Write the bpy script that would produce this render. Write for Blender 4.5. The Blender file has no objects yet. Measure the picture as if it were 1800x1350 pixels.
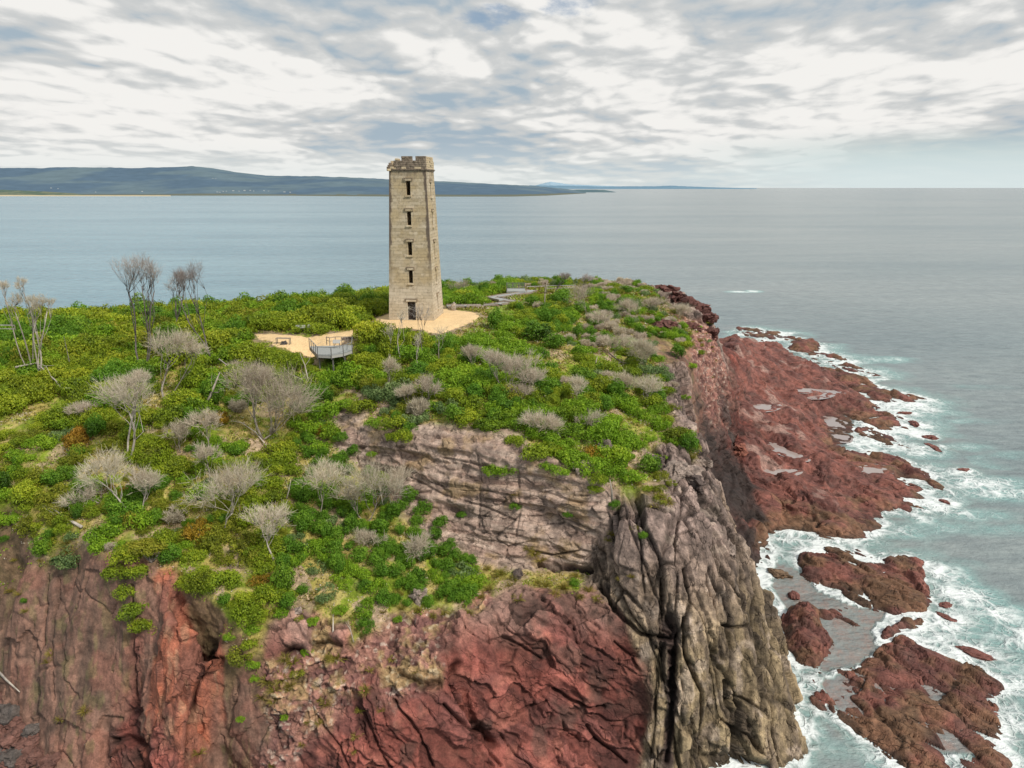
import bpy, bmesh, math, random, time
import numpy as np
from mathutils import Vector, Matrix
from mathutils.geometry import delaunay_2d_cdt
from mathutils.bvhtree import BVHTree
from mathutils.kdtree import KDTree

T0 = time.time()
random.seed(7)
RNG = np.random.default_rng(11)
scene = bpy.context.scene
COL = scene.collection
R = math.radians

# ------------------------------------------------------------------ camera
W_PX, H_PX, F_PX = 1800.0, 1350.0, 1250.0
PITCH = math.atan((675.0 - 330.0) / F_PX)
CAM = np.array([0.0, 0.0, 50.0])
CP, SP = math.cos(PITCH), math.sin(PITCH)
cam_d = bpy.data.cameras.new('camera')
cam_d.sensor_width = 36.0
cam_d.lens = F_PX / W_PX * 36.0
cam_d.clip_start = 0.5
cam_d.clip_end = 250000.0
cam = bpy.data.objects.new('camera', cam_d)
cam.location = CAM
cam.rotation_euler = (math.pi / 2 - PITCH, 0, 0)
COL.objects.link(cam)
scene.camera = cam

def ray(u, v):
    dx = (u - 900.0) / F_PX; dy = (675.0 - v) / F_PX
    return np.array([dx, CP + dy * SP, -SP + dy * CP])

def at_z(u, v, z):
    """world point seen at photo position (u, v) that lies at height z"""
    d = ray(u, v)
    return CAM + d * ((z - CAM[2]) / d[2])

def project(p):
    p = np.asarray(p, float) - CAM
    dep = p[..., 1] * CP - p[..., 2] * SP
    up = p[..., 1] * SP + p[..., 2] * CP
    return 900.0 + F_PX * p[..., 0] / dep, 675.0 - F_PX * up / dep

# ------------------------------------------------------------------ object helpers
def tag(o, label=None, cat=None, group=None, kind=None):
    if label: o['label'] = label
    if cat: o['category'] = cat
    if group: o['group'] = group
    if kind: o['kind'] = kind
    return o

def link(name, me, parent=None, mats=()):
    o = bpy.data.objects.new(name, me)
    COL.objects.link(o)
    for m in mats: 
        if m.name not in [x.name for x in me.materials if x]: me.materials.append(m)
    if parent: o.parent = parent
    return o

def empty(name, loc, rz=0.0):
    o = bpy.data.objects.new(name, None)
    o.empty_display_size = 0.3
    o.location = loc; o.rotation_euler = (0, 0, rz)
    COL.objects.link(o)
    return o

def mesh_np(name, V, T, n=3):
    me = bpy.data.meshes.new(name)
    V = np.ascontiguousarray(V, np.float32); T = np.ascontiguousarray(T, np.int32)
    me.vertices.add(len(V)); me.vertices.foreach_set('co', V.ravel())
    me.loops.add(T.size); me.loops.foreach_set('vertex_index', T.ravel())
    me.polygons.add(len(T))
    me.polygons.foreach_set('loop_start', np.arange(0, T.size, n, dtype=np.int32))
    me.polygons.foreach_set('loop_total', np.full(len(T), n, np.int32))
    me.update(calc_edges=True)
    return me

def add_color(me, name, C):
    a = me.color_attributes.new(name, 'FLOAT_COLOR', 'POINT')
    buf = np.ones((len(me.vertices), 4), np.float32); buf[:, :C.shape[1]] = C
    a.data.foreach_set('color', buf.ravel())

def add_float(me, name, F):
    a = me.attributes.new(name, 'FLOAT', 'POINT')
    a.data.foreach_set('value', np.ascontiguousarray(F, np.float32))

class MB:
    """collects faces; build() links them as one mesh object"""
    def __init__(s): s.v = []; s.f = []; s.mi = []
    def quad_faces(s, pts, faces, mi=0):
        b = len(s.v); s.v += [tuple(p) for p in pts]
        for f in faces: s.f.append([b + i for i in f]); s.mi.append(mi)
    def box(s, c, size, M=None, mi=0, taper=1.0):
        hx, hy, hz = size[0] / 2, size[1] / 2, size[2] / 2
        P = []
        for z, k in ((-hz, 1.0), (hz, taper)):
            for x, y in ((-hx, -hy), (hx, -hy), (hx, hy), (-hx, hy)):
                p = Vector((x * k, y * k, z))
                if M is not None: p = M @ p
                P.append(p + Vector(c))
        s.quad_faces(P, [(3, 2, 1, 0), (4, 5, 6, 7), (0, 1, 5, 4), (1, 2, 6, 5), (2, 3, 7, 6), (3, 0, 4, 7)], mi)
    def bar(s, a, b, w, h=None, mi=0):
        a = Vector(a); b = Vector(b); h = h or w
        d = (b - a); L = d.length
        if L < 1e-5: return
        d.normalize()
        up = Vector((0, 0, 1)) if abs(d.z) < 0.95 else Vector((0, 1, 0))
        x = d.cross(up).normalized(); y = x.cross(d).normalized()
        P = []
        for q in (a, b):
            for sx, sy in ((-1, -1), (1, -1), (1, 1), (-1, 1)):
                P.append(q + x * (sx * w / 2) + y * (sy * h / 2))
        s.quad_faces(P, [(0, 1, 2, 3), (7, 6, 5, 4), (4, 5, 1, 0), (5, 6, 2, 1), (6, 7, 3, 2), (7, 4, 0, 3)], mi)
    def tube(s, pts, rad, n=5, mi=0):
        pts = [Vector(p) for p in pts]
        b0 = len(s.v)
        for i, p in enumerate(pts):
            d = (pts[min(i + 1, len(pts) - 1)] - pts[max(i - 1, 0)])
            if d.length < 1e-6: d = Vector((0, 0, 1))
            d.normalize()
            up = Vector((0, 0, 1)) if abs(d.z) < 0.9 else Vector((1, 0, 0))
            x = d.cross(up).normalized(); y = d.cross(x).normalized()
            r = rad[i] if hasattr(rad, '__len__') else rad
            for k in range(n):
                a = 2 * math.pi * k / n
                s.v.append(tuple(p + x * (r * math.cos(a)) + y * (r * math.sin(a))))
        for i in range(len(pts) - 1):
            for k in range(n):
                a = b0 + i * n + k; b = b0 + i * n + (k + 1) % n
                s.f.append([a, b, b + n, a + n]); s.mi.append(mi)
        e = b0 + (len(pts) - 1) * n
        s.f.append([e + k for k in range(n)]); s.mi.append(mi)
        s.f.append([b0 + n - 1 - k for k in range(n)]); s.mi.append(mi)
    def mesh(s, name, mats=(), smooth=False):
        me = bpy.data.meshes.new(name)
        me.from_pydata([tuple(v) for v in s.v], [], s.f)
        for m in mats: me.materials.append(m)
        me.polygons.foreach_set('material_index', s.mi)
        if smooth: me.polygons.foreach_set('use_smooth', [True] * len(s.f))
        me.update()
        return me
    def build(s, name, mats, parent=None, smooth=False, bevel=0.0):
        me = s.mesh(name, mats if isinstance(mats, (list, tuple)) else [mats], smooth)
        o = bpy.data.objects.new(name, me); COL.objects.link(o)
        if parent: o.parent = parent
        if bevel:
            m = o.modifiers.new('bevel', 'BEVEL'); m.width = bevel; m.segments = 1; m.limit_method = 'ANGLE'
        return o

# ------------------------------------------------------------------ numpy noise
def _h(ix, iy, iz, seed):
    n = (ix.astype(np.uint32) * np.uint32(374761393) + iy.astype(np.uint32) * np.uint32(668265263)
         + iz.astype(np.uint32) * np.uint32(2147483647 & 1274126177) + np.uint32((seed * 974711 + 12345) & 0xffffffff))
    n = (n ^ (n >> np.uint32(13))) * np.uint32(1274126177)
    n = n ^ (n >> np.uint32(16))
    n = n * np.uint32(2246822519); n = n ^ (n >> np.uint32(15))
    return (n & np.uint32(0xffffff)).astype(np.float32) / np.float32(16777215.0)

def vnoise(p, seed=0):
    p = np.asarray(p, np.float32)
    f = np.floor(p); i = f.astype(np.int64); t = p - f
    t = t * t * t * (t * (t * 6 - 15) + 10)
    ix, iy, iz = i[:, 0], i[:, 1], i[:, 2]
    tx, ty, tz = t[:, 0], t[:, 1], t[:, 2]
    def L(a, b, k): return a + (b - a) * k
    c = [[[ _h(ix + a, iy + b, iz + d, seed) for d in (0, 1)] for b in (0, 1)] for a in (0, 1)]
    return L(L(L(c[0][0][0], c[1][0][0], tx), L(c[0][1][0], c[1][1][0], tx), ty),
             L(L(c[0][0][1], c[1][0][1], tx), L(c[0][1][1], c[1][1][1], tx), ty), tz)

def fbm(p, oct=4, seed=0, gain=0.5):
    p = np.asarray(p, np.float32)
    s = np.zeros(len(p), np.float32); a = 1.0; tot = 0.0
    for o in range(oct):
        s += a * vnoise(p * (2.03 ** o) + 17.3 * o, seed + o); tot += a; a *= gain
    return s / tot

def ridged(p, oct=3, seed=0):
    p = np.asarray(p, np.float32)
    s = np.zeros(len(p), np.float32); a = 1.0; tot = 0.0
    for o in range(oct):
        s += a * (1 - np.abs(2 * vnoise(p * (2.1 ** o) + 9.1 * o, seed + o) - 1)); tot += a; a *= 0.5
    return s / tot

def worley(p, seed=0):
    """F1, F2 and a random value of the nearest cell"""
    p = np.asarray(p, np.float32)
    i = np.floor(p).astype(np.int64)
    F1 = np.full(len(p), 9.0, np.float32); F2 = F1.copy(); cr = np.zeros(len(p), np.float32)
    for a in (-1, 0, 1):
        for b in (-1, 0, 1):
            for c in (-1, 0, 1):
                jx, jy, jz = i[:, 0] + a, i[:, 1] + b, i[:, 2] + c
                dx = jx + _h(jx, jy, jz, seed) - p[:, 0]
                dy = jy + _h(jx, jy, jz, seed + 1) - p[:, 1]
                dz = jz + _h(jx, jy, jz, seed + 2) - p[:, 2]
                d = np.sqrt(dx * dx + dy * dy + dz * dz)
                near = d < F1
                F2 = np.where(near, F1, np.minimum(F2, d))
                cr = np.where(near, _h(jx, jy, jz, seed + 3), cr)
                F1 = np.where(near, d, F1)
    return F1, F2, cr

def facets(p, seed=0):
    """angular blocks: every cell is a randomly offset, randomly tilted plane (about -.5 .. .5), with the cell border distance"""
    p = np.asarray(p, np.float32); i = np.floor(p).astype(np.int64)
    F1 = np.full(len(p), 9.0, np.float32); F2 = F1.copy(); val = np.zeros(len(p), np.float32)
    for a in (-1, 0, 1):
        for b in (-1, 0, 1):
            for c in (-1, 0, 1):
                jx, jy, jz = i[:, 0] + a, i[:, 1] + b, i[:, 2] + c
                dx = jx + _h(jx, jy, jz, seed) - p[:, 0]; dy = jy + _h(jx, jy, jz, seed + 1) - p[:, 1]; dz = jz + _h(jx, jy, jz, seed + 2) - p[:, 2]
                d = np.sqrt(dx * dx + dy * dy + dz * dz); near = d < F1
                F2 = np.where(near, F1, np.minimum(F2, d))
                v = (_h(jx, jy, jz, seed + 3) - .5) + 1.3 * ((_h(jx, jy, jz, seed + 4) - .5) * dx + (_h(jx, jy, jz, seed + 5) - .5) * dy + (_h(jx, jy, jz, seed + 6) - .5) * dz)
                val = np.where(near, v, val); F1 = np.where(near, d, F1)
    return val, F2 - F1

def sstep(a, b, x):
    t = np.clip((x - a) / (b - a), 0, 1); return t * t * (3 - 2 * t)

def in_poly(x, y, poly):
    x = np.asarray(x); y = np.asarray(y)
    c = np.zeros(x.shape, bool); n = len(poly); j = n - 1
    for i in range(n):
        xi, yi = poly[i][0], poly[i][1]; xj, yj = poly[j][0], poly[j][1]
        if yi != yj:
            c ^= ((yi > y) != (yj > y)) & (x < (xj - xi) * (y - yi) / (yj - yi) + xi)
        j = i
    return c

def poly_dist(x, y, poly):
    """unsigned distance to a closed polygon outline"""
    d = np.full(np.shape(x), 1e9)
    n = len(poly)
    for i in range(n):
        ax, ay = poly[i][0], poly[i][1]; bx, by = poly[(i + 1) % n][0], poly[(i + 1) % n][1]
        vx, vy = bx - ax, by - ay
        t = np.clip(((x - ax) * vx + (y - ay) * vy) / max(vx * vx + vy * vy, 1e-9), 0, 1)
        d = np.minimum(d, np.hypot(x - ax - t * vx, y - ay - t * vy))
    return d
DETAIL = 1.0
# ------------------------------------------------------------------ materials
class NT:
    def __init__(s, tree): s.t = tree; s.n = tree.nodes; s.l = tree.links
    def add(s, ty, **kw):
        n = s.n.new(ty)
        for k, v in kw.items():
            if k == 'inp':
                for a, b in v.items(): s.put(n, a, b)
            else: setattr(n, k, v)
        return n
    def put(s, n, k, v):
        if isinstance(v, bpy.types.NodeSocket): s.l.new(v, n.inputs[k])
        else: n.inputs[k].default_value = v
    def math(s, op, a, b=None, c=None, clamp=False):
        n = s.n.new('ShaderNodeMath'); n.operation = op; n.use_clamp = clamp
        s.put(n, 0, a)
        if b is not None: s.put(n, 1, b)
        if c is not None: s.put(n, 2, c)
        return n.outputs[0]
    def ss(s, x, a, b, lo=0.0, hi=1.0):
        n = s.n.new('ShaderNodeMapRange'); n.interpolation_type = 'SMOOTHSTEP'
        s.put(n, 'Value', x); s.put(n, 'From Min', a); s.put(n, 'From Max', b); s.put(n, 'To Min', lo); s.put(n, 'To Max', hi)
        return n.outputs[0]
    def lin(s, x, a, b, lo=0.0, hi=1.0):
        n = s.n.new('ShaderNodeMapRange')
        s.put(n, 'Value', x); s.put(n, 'From Min', a); s.put(n, 'From Max', b); s.put(n, 'To Min', lo); s.put(n, 'To Max', hi)
        return n.outputs[0]
    def mix(s, f, a, b, mode='MIX'):
        n = s.n.new('ShaderNodeMix'); n.data_type = 'RGBA'; n.blend_type = mode
        s.put(n, 0, f); s.put(n, 6, a); s.put(n, 7, b)
        return n.outputs[2]
    def noise(s, vec, scale, detail=4, rough=0.55, dist=0.0):
        n = s.n.new('ShaderNodeTexNoise'); s.put(n, 'Scale', scale); s.put(n, 'Detail', detail)
        s.put(n, 'Roughness', rough); s.put(n, 'Distortion', dist)
        if vec is not None: s.l.new(vec, n.inputs['Vector'])
        return n.outputs['Fac']
    def attr(s, name):
        return s.add('ShaderNodeAttribute', attribute_name=name)
    def xyz(s, v):
        n = s.add('ShaderNodeSeparateXYZ'); s.l.new(v, n.inputs[0]); return n.outputs
    def comb(s, x, y, z):
        n = s.add('ShaderNodeCombineXYZ'); s.put(n, 0, x); s.put(n, 1, y); s.put(n, 2, z); return n.outputs[0]
    def scale_v(s, v, sc):
        n = s.add('ShaderNodeVectorMath', operation='MULTIPLY'); s.l.new(v, n.inputs[0]); n.inputs[1].default_value = sc; return n.outputs[0]
    def bump(s, h, strength, dist):
        n = s.add('ShaderNodeBump'); s.put(n, 'Strength', strength); s.put(n, 'Distance', dist); s.put(n, 'Height', h); return n.outputs[0]

def c4(c): return (c[0], c[1], c[2], 1.0)

def new_mat(name):
    m = bpy.data.materials.new(name); m.use_nodes = True
    nt = NT(m.node_tree); b = m.node_tree.nodes['Principled BSDF']
    b.inputs['Specular IOR Level'].default_value = 0.3
    return m, nt, b

def terrain_mat(name, rough=0.85, bump=0.25, bscale=3.0, lo=0.62, hi=1.32, speck=0.0, crack=None):
    m, n, b = new_mat(name)
    geo = n.add('ShaderNodeNewGeometry').outputs['Position']
    col = n.attr('col').outputs['Color']
    n1 = n.noise(geo, 1.3, 6, 0.65)
    n2 = n.noise(geo, 7.0, 4, 0.7)
    f = n.math('MULTIPLY', n.ss(n1, 0.3, 0.7, lo, hi), n.ss(n2, 0.3, 0.7, 0.8, 1.2))
    cc = n.mix(1.0, col, n.comb(f, f, f), 'MULTIPLY')
    if speck:
        n3 = n.noise(geo, 5.0, 3, 0.6)
        cc = n.mix(n.math('MULTIPLY', n.ss(n3, 0.66, 0.72), speck), cc, (0.42, 0.35, 0.29, 1))
    h = n.math('ADD', n.noise(geo, bscale, 6, 0.65), n.math('MULTIPLY', n.noise(geo, bscale * 4, 3, 0.6), 0.35))
    if crack:
        wn = n.add('ShaderNodeTexNoise', inp={'Scale': .9, 'Detail': 4.0}); n.l.new(geo, wn.inputs['Vector'])
        wq = n.add('ShaderNodeVectorMath', operation='MULTIPLY_ADD'); n.l.new(wn.outputs['Color'], wq.inputs[0]); wq.inputs[1].default_value = (.9, .9, .9); n.l.new(geo, wq.inputs[2])
        mp = n.add('ShaderNodeMapping', vector_type='TEXTURE'); n.l.new(wq.outputs[0], mp.inputs[0]); mp.inputs['Rotation'].default_value = crack[0]; mp.inputs['Scale'].default_value = crack[1]
        vo = n.add('ShaderNodeTexVoronoi', feature='DISTANCE_TO_EDGE', inp={'Scale': 1.0}); n.l.new(mp.outputs[0], vo.inputs['Vector'])
        ck = n.math('MULTIPLY', n.ss(vo.outputs['Distance'], .055, .0), n.ss(n.noise(geo, .6, 3), .4, .6))
        cc = n.mix(n.math('MULTIPLY', ck, crack[2]), cc, n.mix(1.0, cc, (.25, .23, .22, 1), 'MULTIPLY'))
        h = n.math('SUBTRACT', h, n.math('MULTIPLY', ck, .8))
    n.put(b, 'Base Color', cc); n.put(b, 'Roughness', rough)
    n.put(b, 'Normal', n.bump(h, 0.7, bump))
    return m

def plain_mat(name, c, rough=0.7, var=0.15, scale=4.0, metal=0.0, bump=0.0):
    m, n, b = new_mat(name)
    tc = n.add('ShaderNodeTexCoord').outputs['Object']
    f = n.ss(n.noise(tc, scale, 5, 0.6), 0.25, 0.75, 1 - var, 1 + var)
    n.put(b, 'Base Color', n.mix(1.0, c4(c), n.comb(f, f, f), 'MULTIPLY'))
    n.put(b, 'Roughness', rough); n.put(b, 'Metallic', metal)
    if bump: n.put(b, 'Normal', n.bump(n.noise(tc, scale * 3, 4), 0.5, bump))
    return m

def leaf_mat(name, dark, mid, light, transl=0.25):
    m, n, b = new_mat(name)
    t = n.attr('tone').outputs['Fac']
    rnd = n.add('ShaderNodeObjectInfo').outputs['Random']
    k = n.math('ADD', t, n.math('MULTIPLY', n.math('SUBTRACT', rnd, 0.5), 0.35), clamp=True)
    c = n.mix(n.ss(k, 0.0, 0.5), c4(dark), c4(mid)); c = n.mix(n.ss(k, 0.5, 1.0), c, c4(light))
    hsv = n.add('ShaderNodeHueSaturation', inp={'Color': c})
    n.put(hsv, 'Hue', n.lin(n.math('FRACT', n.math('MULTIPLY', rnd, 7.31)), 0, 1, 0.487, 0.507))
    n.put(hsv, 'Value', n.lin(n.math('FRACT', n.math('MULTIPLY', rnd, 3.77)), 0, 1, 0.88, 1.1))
    n.put(b, 'Base Color', hsv.outputs[0]); n.put(b, 'Roughness', 0.6)
    tr = n.add('ShaderNodeBsdfTranslucent', inp={'Color': hsv.outputs[0]})
    ms = n.add('ShaderNodeMixShader'); n.put(ms, 0, transl)
    n.l.new(b.outputs[0], ms.inputs[1]); n.l.new(tr.outputs[0], ms.inputs[2])
    n.l.new(ms.outputs[0], n.n['Material Output'].inputs[0])
    return m

M = {}
M['ground'] = terrain_mat('soil_and_grass', 0.95, 0.12, 4.0, speck=0.25)
M['sandstone'] = terrain_mat('banded_sandstone', 0.85, 0.16, 3.0, crack=((0, R(3), 0), (1.5, 1.5, .5), .6))
M['buttress'] = terrain_mat('fractured_grey_rock', 0.8, 0.3, 2.2, lo=.55, hi=1.35, crack=((R(-25), 0, 0), (.55, 1.0, 1.9), .85))
M['red'] = terrain_mat('red_rock', 0.85, 0.2, 3.2, speck=0.12, crack=((0, R(38), 0), (2.6, 1.4, .9), .35))
M['brown'] = terrain_mat('brown_slab_rock', 0.85, 0.12, 3.2, speck=0.1)
M['shelf'] = terrain_mat('red_shelf_rock', 0.7, 0.3, 1.6, crack=((0, 0, R(-32)), (3.2, .8, 1.5), .7))
M['gravel'] = terrain_mat('yellow_gravel', 0.95, 0.02, 8.0, lo=0.93, hi=1.07)
M['leaf_canopy'] = leaf_mat('green_leaves', (0.091, 0.138, 0.010), (0.244, 0.330, 0.016), (0.464, 0.506, 0.035), .3)
M['leaf_bright'] = leaf_mat('bright_green_leaves', (0.085, 0.171, 0.010), (0.226, 0.380, 0.018), (0.415, 0.550, 0.040), .3)
M['leaf_round'] = leaf_mat('dark_green_leaves', (0.043, 0.099, 0.009), (0.116, 0.248, 0.016), (0.232, 0.385, 0.030), .3)
M['leaf_olive'] = leaf_mat('olive_leaves', (0.08, 0.10, 0.012), (0.22, 0.25, 0.018), (0.40, 0.38, 0.04), .3)
M['leaf_orange'] = leaf_mat('orange_leaves', (0.14, 0.08, 0.01), (0.32, 0.19, 0.015), (0.45, 0.28, 0.03))
M['leaf_sage'] = leaf_mat('sage_leaves', (0.06, 0.11, 0.035), (0.16, 0.24, 0.075), (0.28, 0.36, 0.14))
M['grass'] = leaf_mat('straw_grass', (0.12, 0.11, 0.015), (0.27, 0.235, 0.04), (0.46, 0.37, 0.1))
M['twig'] = leaf_mat('grey_twigs', (0.36, 0.30, 0.225), (0.62, 0.54, 0.42), (0.78, 0.70, 0.57), 0.3)
M['twig_dark'] = leaf_mat('dark_twigs', (0.22, 0.185, 0.17), (0.36, 0.31, 0.285), (0.5, 0.45, 0.41), 0.25)
M['bark'] = plain_mat('dead_bark', (0.30, 0.26, 0.22), 0.9, 0.4, 2.0)
M['bark_pale'] = plain_mat('bleached_wood', (0.42, 0.37, 0.32), 0.9, 0.3, 2.0)
M['bark_dark'] = plain_mat('dark_bark', (0.14, 0.12, 0.11), 0.9, 0.4, 2.0)
# ------------------------------------------------------------------ headland: control points (photo position + height) -> constrained TIN
REG = 'vsbrulpkgn'         # n: bright red nose; vegetated, sandstone, buttress, red, rubble, left brown slab, shelf, dark seam and shade painted into chasm and cave, gravel
PTS = []; EDG = []
def C(rows, chain=True, closed=False):
    """rows: (u, v, z, region) in photo pixels or ('w', x, y, z, region)"""
    first = len(PTS)
    for r in rows:
        if r[0] == 'w': PTS.append((r[1], r[2], r[3], r[4]))
        else:
            p = at_z(r[0], r[1], r[2]); PTS.append((p[0], p[1], p[2], r[3]))
    if chain:
        for i in range(first, len(PTS) - 1): EDG.append((i, i + 1))
        if closed: EDG.append((len(PTS) - 1, first))

# left cliff: rim and foot
C([('w', -112, 74, 22.5, 'v'), ('w', -75, 68, 21, 'v'), (0, 880, 20, 'v'), (60, 900, 19.6, 'v'), (140, 930, 19, 'v'), (190, 985, 18, 'l'),
   (240, 1010, 17.6, 'l'), (290, 1015, 17.2, 'n'), (345, 1035, 16.8, 'v'), (395, 1065, 15.9, 'v'), (440, 1130, 13.6, 'v'),
   (480, 1185, 11.2, 'u')])
C([('w', -112, 61, 2.5, 'l'), ('w', -75, 58.5, 2.5, 'l'), (0, 1225, 3, 'l'), (50, 1290, 2.4, 'l'), (110, 1345, 1.8, 'l'), (160, 1375, 1.0, 'l'),
   (230, 1370, 2, 'r'), (320, 1372, 3.6, 'r'), (400, 1372, 0.6, 'l'), (480, 1380, 2.8, 'u'), (620, 1385, 3.2, 'r'),
   (760, 1385, 3.4, 'r'), (860, 1385, 1.6, 'r'), (980, 1385, 0.4, 'r'), (1110, 1385, 0.0, 'r'), (1150, 1385, 0.2, 'b'), (1200, 1385, 0.0, 'b')])
C([(20, 1050, 13.2, 'l'), (110, 1060, 12.9, 'l'), (200, 1100, 12.2, 'l'), (262, 1120, 12.9, 'l')], False)
C([(90, 1200, 7.4, 'l'), (190, 1230, 6.6, 'l'), (250, 1235, 7.6, 'l')], False)
# red nose, recess and arch
C([(298, 1085, 15.3, 'n'), (304, 1140, 13.4, 'n'), (308, 1200, 11.2, 'n'), (314, 1270, 8.2, 'n'), (318, 1330, 5.8, 'n')])
C([(345, 1080, 15.0, 'n'), (362, 1130, 13.3, 'n'), (272, 1160, 11.6, 'n'), (280, 1230, 8.6, 'n')], False)
C([(340, 1165, 11.4, 'n'), (330, 1210, 9.4, 'n'), (328, 1270, 6.8, 'n')])
C([(378, 1150, 12.5, 'n'), (376, 1172, 9.4, 'k'), (366, 1225, 6.0, 'l'), (385, 1300, 2.9, 'l')])
C([(410, 1150, 12.2, 'v'), (425, 1220, 9.6, 'l'), (440, 1290, 6.2, 'l')], False)
C([(215, 1310, 3.6, 'r'), (250, 1300, 3.6, 'r'), (285, 1320, 4.4, 'r')], False)
# red and rubble slope bottom centre
C([(560, 1110, 13.4, 'u'), (600, 1170, 11.4, 'u'), (560, 1250, 8.2, 'u'), (500, 1300, 6.0, 'u'), (640, 1260, 8.1, 'r'), (620, 1330, 5.2, 'r'),
   (700, 1190, 10.8, 'u'), (740, 1250, 8.7, 'r'), (700, 1300, 6.6, 'r'), (760, 1330, 5.9, 'r'), (560, 1330, 5.0, 'r')], False)
C([(490, 1130, 13.2, 'r'), (540, 1105, 13.9, 'r'), (600, 1120, 13.2, 'r')], False)
# amphitheatre lip and hollow
C([(690, 1120, 12.7, 'u'), (770, 1155, 12.1, 'u'), (805, 1165, 11.9, 'r'), (835, 1110, 12.8, 'r'), (880, 1070, 13.5, 'r'), (960, 1045, 13.6, 'r'),
   (1030, 1050, 13.3, 'r'), (1090, 1085, 12.5, 'r'), (1132, 1130, 11.2, 'b')])
C([(800, 1195, 9.6, 'r'), (815, 1250, 6.5, 'r'), (850, 1330, 3.6, 'r')])
C([(785, 1240, 9.0, 'r'), (820, 1320, 5.6, 'r')], False)
C([(880, 1180, 9.6, 'r'), (900, 1250, 5.9, 'r'), (960, 1130, 11.3, 'r'), (970, 1200, 7.7, 'r'), (960, 1240, 5.4, 'r'), (1050, 1130, 10.9, 'r'),
   (1050, 1200, 7.5, 'r'), (1050, 1270, 3.8, 'r'), (960, 1310, 2.9, 'r'), (1120, 1200, 7.4, 'r'), (1115, 1290, 3.0, 'r'), (900, 1330, 2.5, 'r')], False)
# buttress columns
C([(1166, 1160, 10.3, 'b'), (1162, 1250, 5.9, 'b'), (1150, 1330, 2.2, 'b')])
C([(1184, 1128, 11.2, 'k'), (1183, 1190, 8.5, 'k'), (1179, 1260, 5.1, 'k'), (1168, 1340, 1.3, 'k')])
C([(1199, 1090, 13.0, 'b'), (1200, 1180, 9.5, 'b'), (1200, 1260, 5.9, 'b'), (1200, 1330, 2.3, 'b')])
C([(1100, 920, 19.3, 'b'), (1120, 1000, 16.3, 'b'), (1130, 1060, 14.0, 'b'), (1180, 1010, 16.0, 'b'), (1180, 930, 18.9, 'b'),
   (1200, 860, 20.8, 'b'), (1240, 940, 18.1, 'b'), (1250, 1010, 15.6, 'b'), (1255, 1090, 12.5, 'b'), (1262, 1180, 8.8, 'b'), (1270, 1260, 5.0, 'b'),
   (1290, 1000, 15.0, 'b'), (1310, 1090, 11.4, 'b'), (1325, 1180, 7.4, 'b'), (1335, 1260, 3.8, 'b')], False)
C([(1222, 1355, 0.2, 'b'), (1262, 1335, 0.6, 'b'), (1300, 1330, 0.6, 'b'), (1350, 1326, 0.5, 'b'), (1393, 1318, 0.3, 'b')])
# buttress arete (right silhouette)
C([(1190, 662, 24.5, 'b'), (1207, 705, 23.6, 'b'), (1228, 750, 22.5, 'b'), (1262, 835, 20, 'b'), (1300, 905, 17.5, 'b'), (1328, 980, 14.2, 'b'),
   (1350, 1060, 10.6, 'b'), (1370, 1170, 6.1, 'b'), (1385, 1260, 2.4, 'b')])
C([('w', 28.2, 53.8, -2, 'b'), ('w', 28.6, 60, -1.6, 'b'), ('w', 28.6, 66, -1, 'b'), ('w', 28.2, 74, 1.0, 'k'), ('w', 27.8, 84, 3, 'k'), ('w', 28.5, 95, 4.5, 'k'),
   ('w', 33, 107, 5.5, 'k'), ('w', 39.5, 118, 5.5, 'r'), ('w', 43, 128, 6.5, 'r'), ('w', 48, 143, 8.5, 'p')])
# sandstone wall: top and foot
C([(592, 706, 24.8, 'v'), (600, 728, 24.1, 's'), (625, 750, 23.5, 's'), (655, 768, 23.2, 's'), (720, 766, 24.3, 's'), (800, 778, 24.3, 's'),
   (870, 794, 24.0, 's'), (935, 808, 23.6, 's'), (1000, 836, 22.8, 's'), (1060, 858, 22.0, 's')])
C([(599, 770, 22.9, 's'), (650, 812, 20.9, 's'), (700, 862, 18.8, 's'), (750, 906, 16.9, 's'), (800, 950, 14.8, 's'), (870, 985, 13.8, 's'),
   (940, 996, 13.5, 's'), (1000, 1002, 13.2, 's'), (1050, 1012, 13.3, 'b'), (1080, 1058, 12.9, 'b'), (1118, 1105, 12.0, 'b')])
C([(1045, 930, 18.0, 's'), (960, 900, 18.6, 's')], False)
# vegetated gully and bench
C([(560, 700, 25.2, 'v'), (575, 770, 22.4, 'v'), (590, 830, 20.0, 'v'), (650, 860, 18.6, 'v'), (600, 950, 16.8, 'v'), (700, 940, 16.2, 'v'), (700, 1040, 14.4, 'v'),
   (600, 1050, 14.9, 'v'), (530, 1020, 15.8, 'v'), (780, 1000, 14.3, 'v'), (800, 1045, 13.5, 'v'), (880, 1015, 13.5, 'v'), (960, 1018, 13.5, 'v'), (1010, 1022, 13.3, 'v'),
   (740, 1095, 13.2, 'u'), (640, 1090, 13.9, 'v'), (840, 1050, 13.5, 'u'), (470, 1060, 15.2, 'v'), (430, 1000, 16.9, 'v')], False)
# left slope
C([(480, 900, 19.0, 'v'), (480, 800, 21.6, 'v'), (480, 700, 25.0, 'v'), (380, 900, 19.2, 'v'), (380, 800, 22.2, 'v'), (380, 690, 26.4, 'v'), (250, 900, 19.6, 'v'),
   (250, 800, 22.6, 'v'), (250, 700, 26.0, 'v'), (120, 800, 22.6, 'v'), (100, 700, 25.6, 'v'), (0, 780, 23.3, 'v'), (0, 690, 25.8, 'v'), (330, 960, 17.9, 'v'),
   (230, 960, 18.6, 'v'), (550, 640, 26.9, 'v'), (450, 640, 27.9, 'v'), (360, 610, 28.8, 'v'), (200, 610, 28.3, 'v'), (0, 620, 27.8, 'v'),
   ('w', -110, 86, 25, 'v'), ('w', -112, 102, 27, 'v')], False)
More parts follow.
